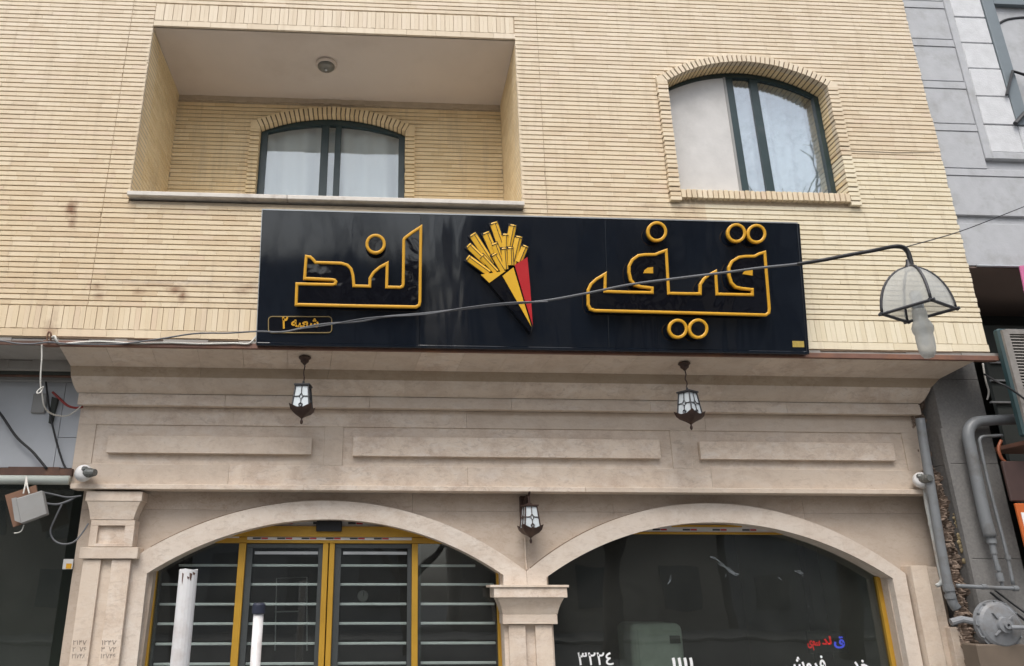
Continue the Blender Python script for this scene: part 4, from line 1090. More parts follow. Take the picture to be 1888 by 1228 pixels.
u0, v0 = sp(1461.5, 640); u1, v1 = sp(1482, 629)
SM().slab([(u0, v0), (u1, v0), (u1, v1), (u0, v1)], .0005, .002).build('maker_sticker', M['sticker'], SG)

# ================================================================== lanterns of the shopfront
def lantern(name, label, loc, rotz, iron, with_chain, scale=1.0):
    t = thing(name, label, 'lantern', tuple(loc), 'lanterns on the stone shopfront', rotz)
    S = scale
    # square tapering cage, wider at the bottom: half widths
    ht, hb, z1, z0 = .064 * S, .088 * S, .0, -.235 * S
    cage = MB()
    for sx_ in (-1, 1):
        for sy_ in (-1, 1):
            cage.tube([(sx_*ht, sy_*ht, z1), (sx_*hb, sy_*hb, z0)], .008 * S, 6)
    for h, z in ((ht, z1), (hb, z0)):
        for k in range(4):
            a = [(-1,-1),(1,-1),(1,1),(-1,1)]; p, q = a[k], a[(k+1) % 4]
            cage.tube([(p[0]*h, p[1]*h, z), (q[0]*h, q[1]*h, z)], .008 * S, 6)
    cg = cage.build('cage', iron, t, local=True)
    # roof plate and foliage skirt
    rf = MB(); rf.box(-ht*1.25, ht*1.25, -ht*1.25, ht*1.25, .002, .016*S)
    rf.lathe([(ht*.9, .016*S), (ht*.45, .03*S), (.012*S, .04*S), (.010*S, .06*S)], 12)
    rf.build('roof', iron, t, local=True)
    sk = MB(); n = 24; rings = []
    for j, (k, z) in enumerate(((1.22, .03), (1.12, -.015), (.85, -.045), (.45, -.072), (.16, -.09), (.06, -.10))):
        row = []
        for i in range(n):
            a = 2 * math.pi * i / n + math.pi / 4
            m = max(abs(math.cos(a)), abs(math.sin(a))); sq = (1 / m) if j < 3 else 1 + (1 / m - 1) * .4
            corner = abs(math.cos(2 * (a - math.pi / 4))) ** 6
            zz_ = z0 + z * S - (.026 * S * (1 - corner) if j == 0 else 0) + (.012 * S * corner if j == 0 else 0)
            sk.v.append((hb * k * sq * math.cos(a) * (1 + .06 * corner * (j == 0)), hb * k * sq * math.sin(a) * (1 + .06 * corner * (j == 0)), zz_))
    for j in range(5):
        for i in range(n): sk.f.append((j*n+i, j*n+(i+1) % n, (j+1)*n+(i+1) % n, (j+1)*n+i))
    sk.build('skirt', M['bronze'], t, local=True, smooth=True)
    MB().lathe([(.004*S, z0-.098*S), (.008*S, z0-.105*S), (.016*S, z0-.125*S), (.013*S, z0-.145*S), (.002*S, z0-.155*S)], 10).build('finial', M['bronze'], t, local=True, smooth=True)
    # four milk glass sides with cross tracery
    for k in range(4):
        rm_ = Matrix.Rotation(k * math.pi / 2, 4, 'Z')
        def wp(x, s_, o=0.0):  # x in -1..1, s_ 0 top..1 bottom
            h = ht + (hb - ht) * s_; return rm_ @ Vector((x * h * .93, -h - o, z1 + (z0 - z1) * s_))
        MB().add([wp(-1, .03, -.004), wp(1, .03, -.004), wp(1, .97, -.004), wp(-1, .97, -.004)], [(0, 1, 2, 3)]).build('pane', M['milk'], t, local=True)
        tr = MB(); r_ = .0048 * S
        tr.tube([wp(0, .0, .002), wp(0, .36, .002)], r_, 5); tr.tube([wp(0, .64, .002), wp(0, .82, .002)], r_, 5)
        tr.tube([wp(-1, .50, .002), wp(-.28, .49, .002)], r_, 5); tr.tube([wp(.28, .49, .002), wp(1, .50, .002)], r_, 5)
        tr.tube([wp(0, .36, .003), wp(.28, .49, .003), wp(0, .64, .003), wp(-.28, .49, .003), wp(0, .36, .003)], r_, 5)
        for s_ in (-1, 1): tr.tube([wp(s_ * .05, .98, .003), wp(s_ * .22, .86, .003), wp(s_ * .02, .80, .003)], r_ * 1.5, 5)
        tr.build('tracery', iron, t, local=True)
    return t
def ceiling_rose(t, top):
    MB().lathe([(.001, top), (.062, top), (.066, top - .012), (.048, top - .03), (.042, top - .055), (.024, top - .07), (.012, top - .085)], 14).build('ceiling_rose', M['bronze'], t, local=True, smooth=False)
    pts = [(0, 0, top - .08)] + [(.006 * math.sin(k * 1.3), .006 * math.cos(k * 1.7), top - .08 - (top - .08 - .05) * k / 8) for k in range(1, 8)] + [(0, 0, .05)]
    MB().tube(pts, .0065, 6).build('chain', M['bronze'], t, local=True)
for px_, rx, lab, rot in (((562, 661), 0, 'hanging brown lantern left of the two under the sign, facing straight out', R(-6)), ((1262, 676), 0, 'hanging brown lantern right of the two under the sign, turned to show two sides', R(33))):
    Y = .13; q = P(px_[0], px_[1], Y); zt_ = pr[0][1] + (pr[1][1] - pr[0][1]) * (Y / .40)
    base = P(px_[0] - 1, 713 if rx == 0 and px_[0] < 1000 else 725, Y)
    xx = q.x
    t = lantern('hanging_lantern', lab, (xx, Y, base.z), rot, M['iron'], True, 1.02)
    ceiling_rose(t, zt_ - base.z - .002)
# wall lantern between the arches
Yl = YW - .20
q = P(976, 934, Yl)
t = lantern('wall_lantern', 'brown wall lantern on a bracket between the two arches', (q.x, Yl, q.z), R(8), M['bronze'], False, .98)
MB().box(-.05, .05, .17, .199, -.17, .13).build('back_plate', M['bronze'], t, local=True, bevel=.012)
MB().tube([(0, .18, .02), (0, .13, .09), (0, .06, .12), (0, .0, .10), (0, 0, .05)], [.018, .016, .014, .014, .01], 8).build('bracket', M['bronze'], t, local=True)
MB().tube([(0, .02, .11), (0, -.03, .15), (0, -.02, .19), (0, .02, .18)], [.012, .012, .009, .004], 7).build('scroll', M['bronze'], t, local=True)
tag(MB().tube([P(968, 990, YW - .008), P(969, 1030, YW - .008), P(971, 1050, YW - .008)], .010, 6).build('lantern_conduit', M['stone']), 'thin beige conduit below the wall lantern between the arches', 'conduit')

# ================================================================== security cameras on the ledge
def cctv(label, px_, py_, yaw):
    q = P(px_, py_, .53); t = thing('security_camera', label, 'camera', (q.x, .53, q.z), 'security cameras on the ledge', yaw)
    MB().lathe([(.001, -.07), (.06, -.068), (.083, -.045), (.088, .0), (.080, .03), (.06, .048), (.001, .055)], 22, axis='y').build('housing', M['cctv'], t, local=True, smooth=True)
    MB().tube([(.015, -.03, -.005), (.04, -.075, -.018), (.07, -.125, -.03)], [.055, .05, .036], 14).build('lens', M['lens'], t, local=True, smooth=False)
    MB().box(-.045, .02, -.075, -.03, .0, .05).build('visor', M['lens'], t, local=True, bevel=.014)
    MB().tube([(0, .05, .02), (0, .11, .02)], .04, 12).build('mount', M['cctv'], t, local=True)
    return t
t = cctv('white security camera at the left end of the stone ledge', 155, 872, R(38)); t.rotation_euler.x = R(-12)
t = cctv('white security camera at the right end of the stone ledge', 1699, 885, R(-30)); t.rotation_euler.x = R(-15)

# ================================================================== neighbour shop on the left
NL = thing('neighbour_shop', 'dim neighbouring shop with grey panels and dark glass, left of the stone shopfront', 'shopfront', (-5.0, .8, 0))
XE = -3.30
MB().quad((-9, .0, 4.018), (XE, .0, 4.018), (XE, .42, 3.985), (-9, .42, 3.985)).build('soffit', M['soffit_grey'], NL)
mb = MB(); x = -9.0
while x < XE - .05:
    w = random.uniform(.12, .5); mb.box(x, min(x + w, XE), .42 - random.uniform(0, .012), .47, PZ(60, 682, .42), 3.99 + random.uniform(-.015, .01)); x += w
mb.build('beam_plaster', M['soffit_grey'], NL)
MB().box(-9, XE, .47, .60, PZ(60, 690, .47), PZ(60, 678, .47)).build('groove', M['room_dark'], NL)
MB().tube([(-9, .50, PZ(60, 693, .50)), (XE + .02, .50, PZ(60, 693, .50))], .016, 8).build('rail', M['rust_dark'], NL)
MB().box(-9, XE, .56, .66, PZ(60, 701, .56), PZ(60, 695, .56)).build('rail', M['box_grey'], NL)
# wall panels
YP = .68
zp = [PZ(60, 862, YP), PZ(60, 806, YP), PZ(60, 700, YP)]
xp = [-9, -7.2, -5.6, PX(103, 830, YP), XE + .04]
for a, b in zip(xp[:-1], xp[1:]):
    if b > XE: 
        MB().box(a + .003, b - .001, YP, YP + .05, zp[1] + .003, zp[2]).build('wall_panel', M['tile'], NL); MB().box(a + .003, b - .001, YP, YP + .05, zp[0], zp[1] - .003).build('wall_panel', M['tile'], NL)
    else: MB().box(a + .003, b - .003, YP, YP + .05, zp[0], zp[2]).build('wall_panel', M['tile'], NL)
MB().box(-9, XE + .04, YP + .052, YP + .2, zp[0], zp[2] + .3).build('backing', M['room_dark'], NL)
mb = MB(); x = -9.0
while x < XE:
    w = random.uniform(.15, .6); mb.box(x, min(x + w, XE + .02), .60 + random.uniform(0, .012), .70, PZ(60, 876, .60), PZ(60, 862, .60) + random.uniform(-.012, .014)); x += w
mb.build('rusty_lintel', M['rust_dark'], NL)
zc = (PZ(60, 876, .56) + PZ(60, 893, .56)) / 2
MB().tube([(-9, .58, zc), (XE + .02, .58, zc)], .047, 14).build('shutter_tube', M['pale_pipe'], NL, smooth=True)
MB().box(-9, XE - .0, .80, .815, .05, zc - .02).build('shop_glass', M['glass_shop'], NL)
MB().box(-9, XE - .0, 1.5, 1.55, .0, zc + .1).build('back_wall', M['room_dark'], NL)
q = P(127, 1040, .79); MB().box(q.x - .06, q.x + .04, .79, .797, q.z - .05, q.z + .05).build('notice', M['film'], NL)
MB().box(q.x - .025, q.x + .03, .786, .7895, q.z - .045, q.z + .005).build('notice_mark', M['gold'], NL)
# little junction behind the wires
q = P(70, 742, YP - .02); MB().box(q.x - .06, q.x + .09, YP - .03, YP - .001, q.z - .12, q.z + .1).build('wall_box', M['box_grey'], NL, bevel=.01)
q = P(97, 752, YP - .03); MB().prism([(q.x - .02, q.z + .12), (q.x + .045, q.z + .10), (q.x + .02, q.z - .16), (q.x - .01, q.z - .17)], YP - .05, YP - .002).build('wall_bracket', M['room_dark'], NL)

# grey junction box wired to its plywood board
q = P(48, 933, .42)
t = thing('junction_box', 'grey plastic junction box tied askew to a brown plywood board', 'junction box', (q.x, .42, q.z))
def tilt(pts_, Y0, Y1, name, m, bev=0.0):
    MB().prism([(v.x, v.z) for v in (P(a, b, Y0) for a, b in pts_)], Y0, Y1).build(name, m, t, bevel=bev)
tilt([(29, 919), (77, 904), (86, 948), (38, 966)], .36, .43, 'cover', M['box_grey'], .008)
tilt([(9, 913), (66, 894), (76, 952), (24, 972)], .44, .46, 'board', M['wood'])
tilt([(21, 919), (30, 917), (38, 964), (27, 960)], .37, .438, 'side', M['box_grey'])
MB().tube([P(43, 910, .38), P(46, 897, .40), P(49, 880, .5)], .008, 6).build('tie', M['cable_white'], t); MB().tube([P(54, 910, .38), P(50, 895, .40), P(49, 880, .5)], .008, 6).build('tie', M['cable_white'], t)

# ================================================================== cables
def cable(name, label, pts, r, m, smooth=8, n=6):
    return tag(MB().tube(catmull(pts, smooth), r, n).build(name, m, None, smooth=True), label, 'cable')
LY = -3.55                                                           # lantern plane, about four metres from the viewer
def span(px): # the overhead cable leaves the wall by the sign and comes forward to the lantern
    t_ = max(0.0, min(1.0, (px - 470) / (1680 - 470))); inv = (1 / (DIST - .42)) * (1 - t_) + (1 / (DIST + LY)) * t_
    return 1 / inv - DIST
main = [(-60, 622, -.05), (0, 628, -.05), (30, 633, -.05), (60, 634, -.05), (90, 631, -.06), (130, 634, -.06), (190, 635, -.06), (235, 633, -.06), (300, 624, -.08), (360, 615, -.12), (420, 614, -.2)]
mainp = [P(x, y, Y) for x, y, Y in main] + [P(x, y, span(x)) for x, y in ((475, 611), (520, 612), (560, 604), (600, 597), (660, 593), (710, 584), (780, 578), (850, 570), (920, 562), (1000, 555), (1080, 541), (1160, 525), (1250, 513), (1340, 502), (1400, 494), (1475, 486), (1560, 471), (1620, 460))]
endp = [P(x, y, LY) for x, y in ((1645, 456), (1662, 457), (1671, 464), (1676, 478), (1679, 491))]
cable('overhead_cable', 'long grey cable crossing the sign from the left wall to the street lantern', mainp + endp, .0085, M['cable'])
cable('overhead_cable_strand', 'second thin strand twisted along the grey cable across the sign', [P(x, y, span(x) - .01) for x, y in ((500, 613), (530, 611), (555, 606), (600, 600), (680, 586), (780, 580), (860, 567), (940, 558), (1010, 556))], .005, M['cable'])
cable('black_conduit', 'black taped length of cable arching down to the street lantern', [P(x, y, span(x) - .012) for x, y in ((1470, 487), (1520, 479), (1560, 471), (1610, 462))] + [p + Vector((0, -.012, 0)) for p in endp], .012, M['cable_black'])
cable('stay_wire', 'thin black stay wire rising to the right from the street lantern', [P(1660, 458, LY), P(1760, 430, LY + .2), P(1840, 400, LY + .4), P(1960, 352, LY + .7)], .0035, M['cable_black'])
cable('white_cable', 'white cable lying along the brown steel angle left of the sign', [P(x, y, -.045) for x, y in ((96, 620), (104, 628), (112, 634), (150, 631), (190, 630), (250, 633), (310, 632), (370, 634), (430, 633), (456, 634), (466, 628), (474, 618))], .010, M['cable_white'])
cable('thin_cable', 'thin grey wire hanging down from the left end of the steel angle', [P(77, 636, -.02), P(77, 660, -.02), P(75, 690, .0), P(75, 712, .02), P(78, 730, .05), P(81, 748, .1), P(90, 760, .2), P(105, 766, .35), P(125, 766, .5), P(142, 755, .58), P(153, 744, .62)], .008, M['cable_white'])
cable('tied_loop', 'small knotted loop in the thin hanging wire', [P(78, 714, .01), P(70, 720, .0), P(68, 725, -.01), P(74, 724, .0), P(78, 718, .02), P(80, 712, .02)], .006, M['cable_white'])
cable('red_hose', 'short dark red hose by the corner of the stone shopfront', [P(97, 723, .6), P(110, 735, .58), P(125, 748, .56), P(140, 752, .58), P(152, 750, .64)], .014, M['cable_red'])
cable('black_cable', 'black cable hanging down the left end of the grey panels', [P(-30, 730, .6), P(0, 762, .6), P(30, 805, .6), P(60, 833, .6), P(86, 864, .6)], .014, M['cable_black'])
cable('black_cable', 'black cable sloping down the grey panels beside the stone shopfront', [P(84, 700, .62), P(92, 760, .62), P(103, 810, .62), P(115, 850, .62), P(123, 866, .62)], .011, M['cable_black'])
cable('grey_wire', 'pale wire running from the junction box to the left pilaster', [P(80, 908, .45), P(100, 912, .5), P(125, 917, .55), P(150, 914, .6)], .010, M['cable'])
cable('grey_wire', 'lower pale wire bundle between junction box and pilaster', [P(84, 928, .45), P(105, 930, .5), P(125, 924, .55), P(140, 916, .6)], .012, M['cable'])
cable('grey_wire', 'looped grey wire below the junction box touching the pilaster', [P(114, 930, .5), P(102, 955, .5), P(93, 978, .5), P(99, 995, .5), P(115, 1003, .5), P(135, 1000, .54), P(150, 985, .6), P(163, 965, .64)], .009, M['cable'])
cable('grey_wire', 'short loose wire end under the junction box', [P(44, 968, .43), P(40, 978, .42), P(34, 982, .41), P(26, 983, .4)], .006, M['cable_white'])
# wooden peg and rope at the corner of the brickwork
q = P(92, 622, -.05)
t = thing('corner_hook', 'weathered hook with knotted cord at the left end of the steel angle', 'hook', tuple(q))
MB().tube(catmull([P(88, 632, -.05), P(87, 622, -.06), P(90, 612, -.07), P(94, 616, -.07), P(93, 628, -.05)], 5), .010, 6).build('hook', M['wood'], t)
MB().tube(catmull([P(96, 622, -.06), P(101, 620, -.07), P(104, 627, -.07), P(107, 633, -.05)], 5), .011, 6).build('cord', M['cable_white'], t)

# ================================================================== street lantern in front, on the overhead cable
apex = P(1680, 493, LY); rim_z = P(1690, 574, LY).z; R0 = .195
lx_ = P(1694, 574, LY).x
t = thing('street_lantern', 'dark framed glass street lantern with a big clear bulb hanging on the cable', 'lantern', (lx_, LY, rim_z))
H = apex.z - rim_z
rot = R(-17)
cor = [Vector((R0 * math.cos(rot + k * math.pi / 2 - math.pi / 2), R0 * math.sin(rot + k * math.pi / 2 - math.pi / 2), 0)) for k in range(4)]
def rib(c_, s_): a = s_ * math.pi / 2; return Vector((c_.x * math.sin(a), c_.y * math.sin(a), H * math.cos(a)))
for k in range(4):
    MB().tube([rib(cor[k], max(.06, j / 10)) for j in range(11)], .0085, 6).build('rib', M['iron'], t, local=True, smooth=True)
    mb = MB()
    for j in range(11):
        for i in range(5):
            a, b = rib(cor[k], max(.06, j / 10)), rib(cor[(k+1) % 4], max(.06, j / 10)); mb.v.append(tuple(a + (b - a) * i / 4))
    for j in range(10):
        for i in range(4): mb.f.append((j*5+i, j*5+i+1, j*5+i+6, j*5+i+5))
    mb.build('pane', M['lampglass'], t, local=True, smooth=True)
    a, b = cor[k], cor[(k+1) % 4]; e = (b - a).normalized()
    MB().tube([a - e * .02, b + e * .02], .0095, 6).build('base_bar', M['iron'], t, local=True)
MB().lathe([(.03, H - .02), (.022, H + .004), (.012, H + .03), (.010, H + .05)], 12).build('cap', M['iron'], t, local=True, smooth=True)
MB().lathe([(.03, .12), (.032, .03), (.028, -.02), (.02, -.02)], 14).build('socket', M['alu'], t, local=True, smooth=True)
MB().lathe([(.036, .01), (.040, -.03), (.037, -.055), (.048, -.075), (.056, -.10), (.054, -.125), (.046, -.145), (.047, -.17), (.046, -.225), (.040, -.262), (.025, -.285), (.001, -.292)], 20).build('bulb', M['bulbglass'], t, local=True, smooth=True)
MB().lathe([(.012, .0), (.014, -.1), (.02, -.12), (.02, -.2), (.001, -.215)], 10).build('arc_tube', M['milk'], t, local=True, smooth=True)

# ================================================================== white posts on the pavement
q = P(348, 1050, -2.6); r_ = (P(365, 1100, -2.6).x - P(331, 1100, -2.6).x) / 2
t = thing('white_post', 'thick white painted pipe post with a rust chipped open top', 'post', (q.x, -2.6, 0))
n = 18; mb = MB()
rims = [q.z + .005 * math.sin(3 * 2 * math.pi * k / n) * random.uniform(.2, 1.2) for k in range(n)]
for rad, zs in ((r_, None), (r_, 'top'), (r_ * .88, 'top'), (r_ * .88, 'in')):
    for k in range(n):
        a = 2 * math.pi * k / n; z = 0 if zs is None else (rims[k] if zs == 'top' else q.z - .5); mb.v.append((rad * math.cos(a), rad * math.sin(a), z))
for j in range(3):
    for k in range(n): mb.f.append((j*n+k, j*n+(k+1) % n, (j+1)*n+(k+1) % n, (j+1)*n+k))
mb.build('pipe', M['white_post'], t, local=True, smooth=False)
for (a, b, w_, h_) in ((-60, .02, .010, .05), (-40, .015, .012, .02), (-75, .04, .008, .02), (-110, .02, .006, .07)):
    an = R(a); c_ = Vector((r_ * 1.012 * math.cos(an), r_ * 1.012 * math.sin(an), 0)); tn = Vector((-math.sin(an), math.cos(an), 0))
    z_ = q.z - b; MB().add([c_ - tn * w_ + Vector((0, 0, z_)), c_ + tn * w_ * .8 + Vector((0, 0, z_ - .006)), c_ + tn * w_ * .3 + Vector((0, 0, z_ - h_)), c_ - tn * w_ * .6 + Vector((0, 0, z_ - h_ * .7))], [(0, 1, 2, 3)]).build('rust_patch', M['rust_dark'], t, local=True)
q = P(478, 1112, -2.2); r_ = (P(487.5, 1160, -2.2).x - P(468.5, 1160, -2.2).x) / 2
t = thing('white_post', 'thin white pipe post with a navy blue cap', 'post', (q.x, -2.2, 0))
MB().tube([(0, 0, 0), (0, 0, PZ(478, 1130, -2.2))], r_, 16).build('pipe', M['white_post'], t, local=True, smooth=True)
zt_ = PZ(478, 1112, -2.2); zb_ = PZ(478, 1132, -2.2)
MB().lathe([(r_ * 1.05, zb_), (r_ * 1.3, zb_ + .004), (r_ * 1.28, zt_ - .012), (r_ * 1.1, zt_), (.001, zt_ + .003)], 16).build('cap', M['navy_cap'], t, local=True, smooth=False)

# ================================================================== neighbour building on the right
NR = thing('granite_building', 'grey granite clad building with a tall window, right of the brick building', 'building', (9.5, .5, 0))
YN = .04
gz = lambda py, px=1715: PZ(px, py, YN)
gxn = lambda px, py: PX(px, py, YN)
X0, X1, X2, X3 = BX1 + .03, gxn(1757, 0), gxn(1768, 0), 7.62
X1, X2 = gxn(1738, 0) , gxn(1750, 0)
X3 = gxn(1808, 0)
MB().box(X0, 14, YN + .045, YN + .5, PZ(1790, 489, YN), 11).build('wall', M['granite'], NR)
ys = [-160, -80, 2, 72, 149, 227, 309, 396]
for y0_, y1_ in zip(ys[:-1], ys[1:]):
    MB().box(X0, X1 if y0_ < 227 else X1 + (0 if y0_ < 300 else 6), YN + .008, YN + .05, gz(y1_) + .016, gz(y0_ + 13)).build('granite_block', M['granite'], NR, bevel=.004)
    MB().box(X0, X1 if y0_ < 300 else 14, YN, YN + .05, gz(y0_ + 13) + .004, gz(y0_)).build('granite_band', M['granite'], NR, bevel=.004)
MB().box(X0, 14, YN + .006, YN + .05, PZ(1790, 489, YN), gz(409) - .001).build('granite_block', M['granite'], NR, bevel=.004)
zc_ = PZ(1815, 293, YN)
MB().box(X1 + .003, X2, YN - .012, YN + .05, zc_, 11).build('moulding', M['granite'], NR, bevel=.008)
MB().box(X2 + .001, 14, YN - .012, YN + .05, zc_, zc_ + .10).build('moulding', M['granite'], NR, bevel=.008)
yb_ = [281, 230, 178, 127, 80, 33, -14, -60, -105]
for k, (a, b) in enumerate(zip(yb_[:-1], yb_[1:])):
    MB().box(X2 + .006, X3 - .004, YN - random.uniform(0, .012), YN + .05, PZ(1820, a, YN) + .006, PZ(1820, b, YN) - .006).build('pale_block', M['granite_light'], NR, bevel=.008)
x = X3
while x < 13:
    MB().box(x + .004, x + .44, YN - .004, YN + .05, PZ(1820, 281, YN) + .006, PZ(1820, 230, YN) - .006).build('pale_block', M['granite_light'], NR, bevel=.008); x += .45
# tall window with arched black metalwork
zwb = PZ(1850, 231, YN) + .0; XJ = X3 + .155
MB().box(X3, XJ, YN - .02, YN + .3, zwb, 11).build('window_jamb', M['granite_dark'], NR, bevel=.006)
MB().box(XJ, 11.4, YN - .02, YN + .3, PZ(1845, 9, YN), PZ(1845, 9, YN) + .12).build('window_head', M['granite_dark'], NR)
wn_ = MB().box(XJ, 11.4, YN + .22, YN + .23, zwb, PZ(1845, 9, YN)).build('window', M['glass_lace'], NR)
MB().box(XJ, 11.4, YN + .30, YN + .31, zwb - .05, PZ(1845, 9, YN)).build('blind', M['curtain'], wn_)
MB().box(XJ + .001, 11.4, YN + .1, YN + .2, PZ(1845, 38, YN + .1), PZ(1845, 20, YN + .1)).build('blind_box', M['cctv'], wn_)
pts = [P(x_, y_, YN + .05) for x_, y_ in ((1839, 46), (1850, 39), (1865, 35), (1890, 33), (1925, 34))]
MB().tube(catmull(pts, 5), .02, 7).build('metal_bar', M['black'], wn_, smooth=True)
MB().tube([P(1839, 46, YN + .05), P(1866, 130, YN + .05), P(1888, 210, YN + .05)], .012, 7).build('metal_bar', M['black'], wn_)
MB().tube([P(1856, 175, YN - .05), P(1867, 131, YN - .05), P(1895, 140, YN - .05)], .018, 7).build('metal_bar', M['black'], wn_)
MB().tube([P(1872, 228, YN - .05), P(1895, 203, YN - .05)], .028, 7).build('metal_bar', M['black'], wn_)
# overhang soffit
zs_ = PZ(1830, 489, YN)
MB().box(X0 + .02, 14, YN + .02, 1.6, zs_ - .03, zs_ - .002).build('soffit', M['brown_soffit'], NR)
MB().tube([(X0 + .1, YN, zs_ - .012), (14, YN, zs_ - .012)], .014, 6).build('soffit_edge', M['alu'], NR)
MB().box(BX1 + .03, 14, 1.6, 1.7, 0, zs_).build('back_wall', M['room_dark'], NR)
q = P(1882, 500, -.1); tag(MB().prism([(v.x, v.z) for v in (P(1880, 490, -.12), P(1960, 485, -.12), P(1978, 565, -.12), P(1896, 566, -.12))], -.12, -.105).build('magenta_sign', M['pink']), 'sliver of a magenta sign at the right edge above the cooler', 'sign')

# stone pier with the pipes
YC = .42
pts = [P(1727, 712, YC), P(1812, 660, YC), P(1812, 660, YC)]
xc0, xc1 = PX(1731, 760, YC), PX(1818, 760, YC)
t = thing('granite_pier', 'grey speckled granite pier carrying gas pipes, right of the stone shopfront', 'pier', ((xc0 + xc1) / 2, YC, 0))
zj = [0, PZ(1800, 1190, YC), PZ(1790, 1030, YC), PZ(1770, 855, YC), PZ(1760, 700, YC), 4.3]
for a, b in zip(zj[:-1], zj[1:]): MB().box(xc0, xc1, YC, YC + .6, a + .002, b - .001).build('granite_slab', M['concrete'], t, bevel=.004)
MB().box(xc0 - .03, xc0 + .0, YC - .01, YC + .05, 0, PZ(1740, 790, YC)).build('edge_strip', M['concrete'], t)
# broken masonry in the gap
GX0, GX1 = PX(1730, 960, .56), xc0 - .002
tt = thing('broken_masonry', 'strip of broken brown masonry in the gap beside the pier', 'wall', ((GX0 + GX1) / 2, .58, 0))
rs = random.Random(11); mb = MB(); nx, nz = 12, 330
zt_ = PZ(1715, 722, .6); ph_ = [rs.uniform(0, 6.28) for _ in range(8)]
for j in range(nz + 1):
    for i in range(nx + 1):
        z_ = zt_ * j / nz
        d = .035 * math.sin(z_ * 21 + ph_[0] + 2 * math.sin(i * .7 + ph_[1])) + .03 * math.sin(z_ * 47 + i * 1.9 + ph_[2]) + rs.uniform(-.018, .018)
        if 2.75 < z_ < 3.7: d += .12 * math.sin((z_ - 2.75) / .95 * math.pi)      # hollow at the top
        mb.v.append((GX0 + (GX1 - GX0) * i / nx, .60 + d, z_))
for j in range(nz):
    for i in range(nx): a = j * (nx + 1) + i; mb.f.append((a, a + 1, a + nx + 2, a + nx + 1))
mb.build('rubble_face', M['rubble'], tt)
for k in range(17):
    x_ = rs.uniform(GX0 + .03, GX1 - .06); z_ = rs.uniform(.9, zt_ - .1); w_, h_ = rs.uniform(.04, .10), rs.uniform(.025, .05); an = rs.uniform(-.5, .5)
    pts_ = [(-w_/2, -h_/2), (w_/2, -h_/2 * rs.uniform(.6, 1.2)), (w_/2 * rs.uniform(.6, 1), h_/2), (-w_/2 * rs.uniform(.7, 1.1), h_/2 * rs.uniform(.6, 1.2))]
    yy_ = .575 + (.1 if 2.8 < z_ < 3.65 else 0)
    MB().prism([(x_ + p_ * math.cos(an) - q_ * math.sin(an), z_ + p_ * math.sin(an) + q_ * math.cos(an)) for p_, q_ in pts_], yy_ - rs.uniform(0, .03), yy_ + .06).build('broken_brick', M['rubble'], tt, bevel=.010)
for k in range(26):
    t_ = k / 25; q = P(1757 + 25 * t_ + rs.uniform(-4, 4), 948 + 86 * t_, .53); r_ = rs.uniform(.010, .026) * (.6 + .7 * t_)
    MB().lathe([(.001, r_), (r_ * .75, r_ * .7), (r_, 0), (r_ * .8, -r_ * .8), (.001, -r_ * 1.3)], 7, tuple(q)).build('foam_smear', M['foam'], tt, smooth=True)

# pipes
def pipe(name, label, pts, r, m, parts=(), n=12, sm=4, group=None):
    t = thing(name, label, 'pipe', tuple(pts[-1]), group)
    MB().tube(catmull(pts, sm) if sm else pts, r, n).build('tube', m, t, smooth=True)
    for (a, b, rr) in parts: MB().tube([a, b], rr, n).build('coupling', m, t, smooth=False)
    return t
Yp = .30
pv = lambda L_, Y_=Yp: [P(a, b, Y_) for a, b in L_]
pipe('gas_pipe', 'thick grey gas pipe bending down the face of the granite pier', pv([(1900, 772), (1850, 774), (1812, 776), (1796, 780), (1787, 790), (1785, 805), (1790, 830), (1802, 890), (1815, 950), (1826, 990)]), .058, M['pipe'],
     [(P(1826.5, 990, Yp), P(1829, 1002, Yp), .045), (P(1829, 1002, Yp), P(1833, 1021, Yp), .030), (P(1833, 1022, Yp), P(1838, 1042, Yp), .022), (P(1838, 1042, Yp), P(1841, 1052, Yp), .026), (P(1841, 1052, Yp), P(1849, 1084, Yp), .016), (P(1841, 1056, Yp), P(1845, 1072, Yp), .034)], 16)
pipe('thin_pipe', 'thin grey pipe right of the thick gas pipe on the pier', pv([(1848, 803), (1830, 804), (1813, 805), (1807, 809), (1807, 820), (1820, 880), (1838, 950), (1856, 1020), (1868, 1078)]), .017, M['pipe'], [(P(1857, 1024, Yp), P(1859, 1032, Yp), .028)])
pipe('drain_pipe', 'grey vertical drain pipe beside the right end of the stone shopfront', pv([(1696, 772), (1705, 830), (1718, 910), (1733, 1000), (1745, 1065), (1752, 1095), (1757, 1112), (1764, 1122)], .45), .047, M['pipe'],
     [(P(1747, 1078, .45), P(1750, 1090, .45), .055), (P(1751, 1096, .45), P(1753, 1104, .45), .053)], 16)
pipe('white_pipe', 'thin white pipe with rusty joint at the shopfront right end', pv([(1703, 880), (1707, 920), (1716, 965), (1727, 1020), (1734, 1055), (1737, 1068), (1734, 1076), (1727, 1080)], .58), .022, M['pipe_white'], [(P(1716, 962, .58), P(1717.5, 970, .58), .028)])
pipe('cross_pipe', 'thin horizontal grey pipe crossing the granite pier low down', pv([(1764, 1080), (1800, 1082), (1840, 1084), (1874, 1085)], .27), .020, M['pipe'], [(P(1810, 1082, .27), P(1818, 1082, .27), .026), (P(1868, 1085, .27), P(1876, 1085, .27), .028)])
pipe('orange_hose', 'short orange hose under the evaporative cooler', pv([(1846, 812), (1841, 825), (1844, 840), (1852, 851), (1866, 858)], .2), .016, M['cable_orange'])
cable('pier_cable', 'pale cable dangling down the top of the granite pier', [P(1812, 670, .35), P(1817, 700, .35), P(1823, 722, .35), P(1820, 737, .36)], .010, M['cable_white'])
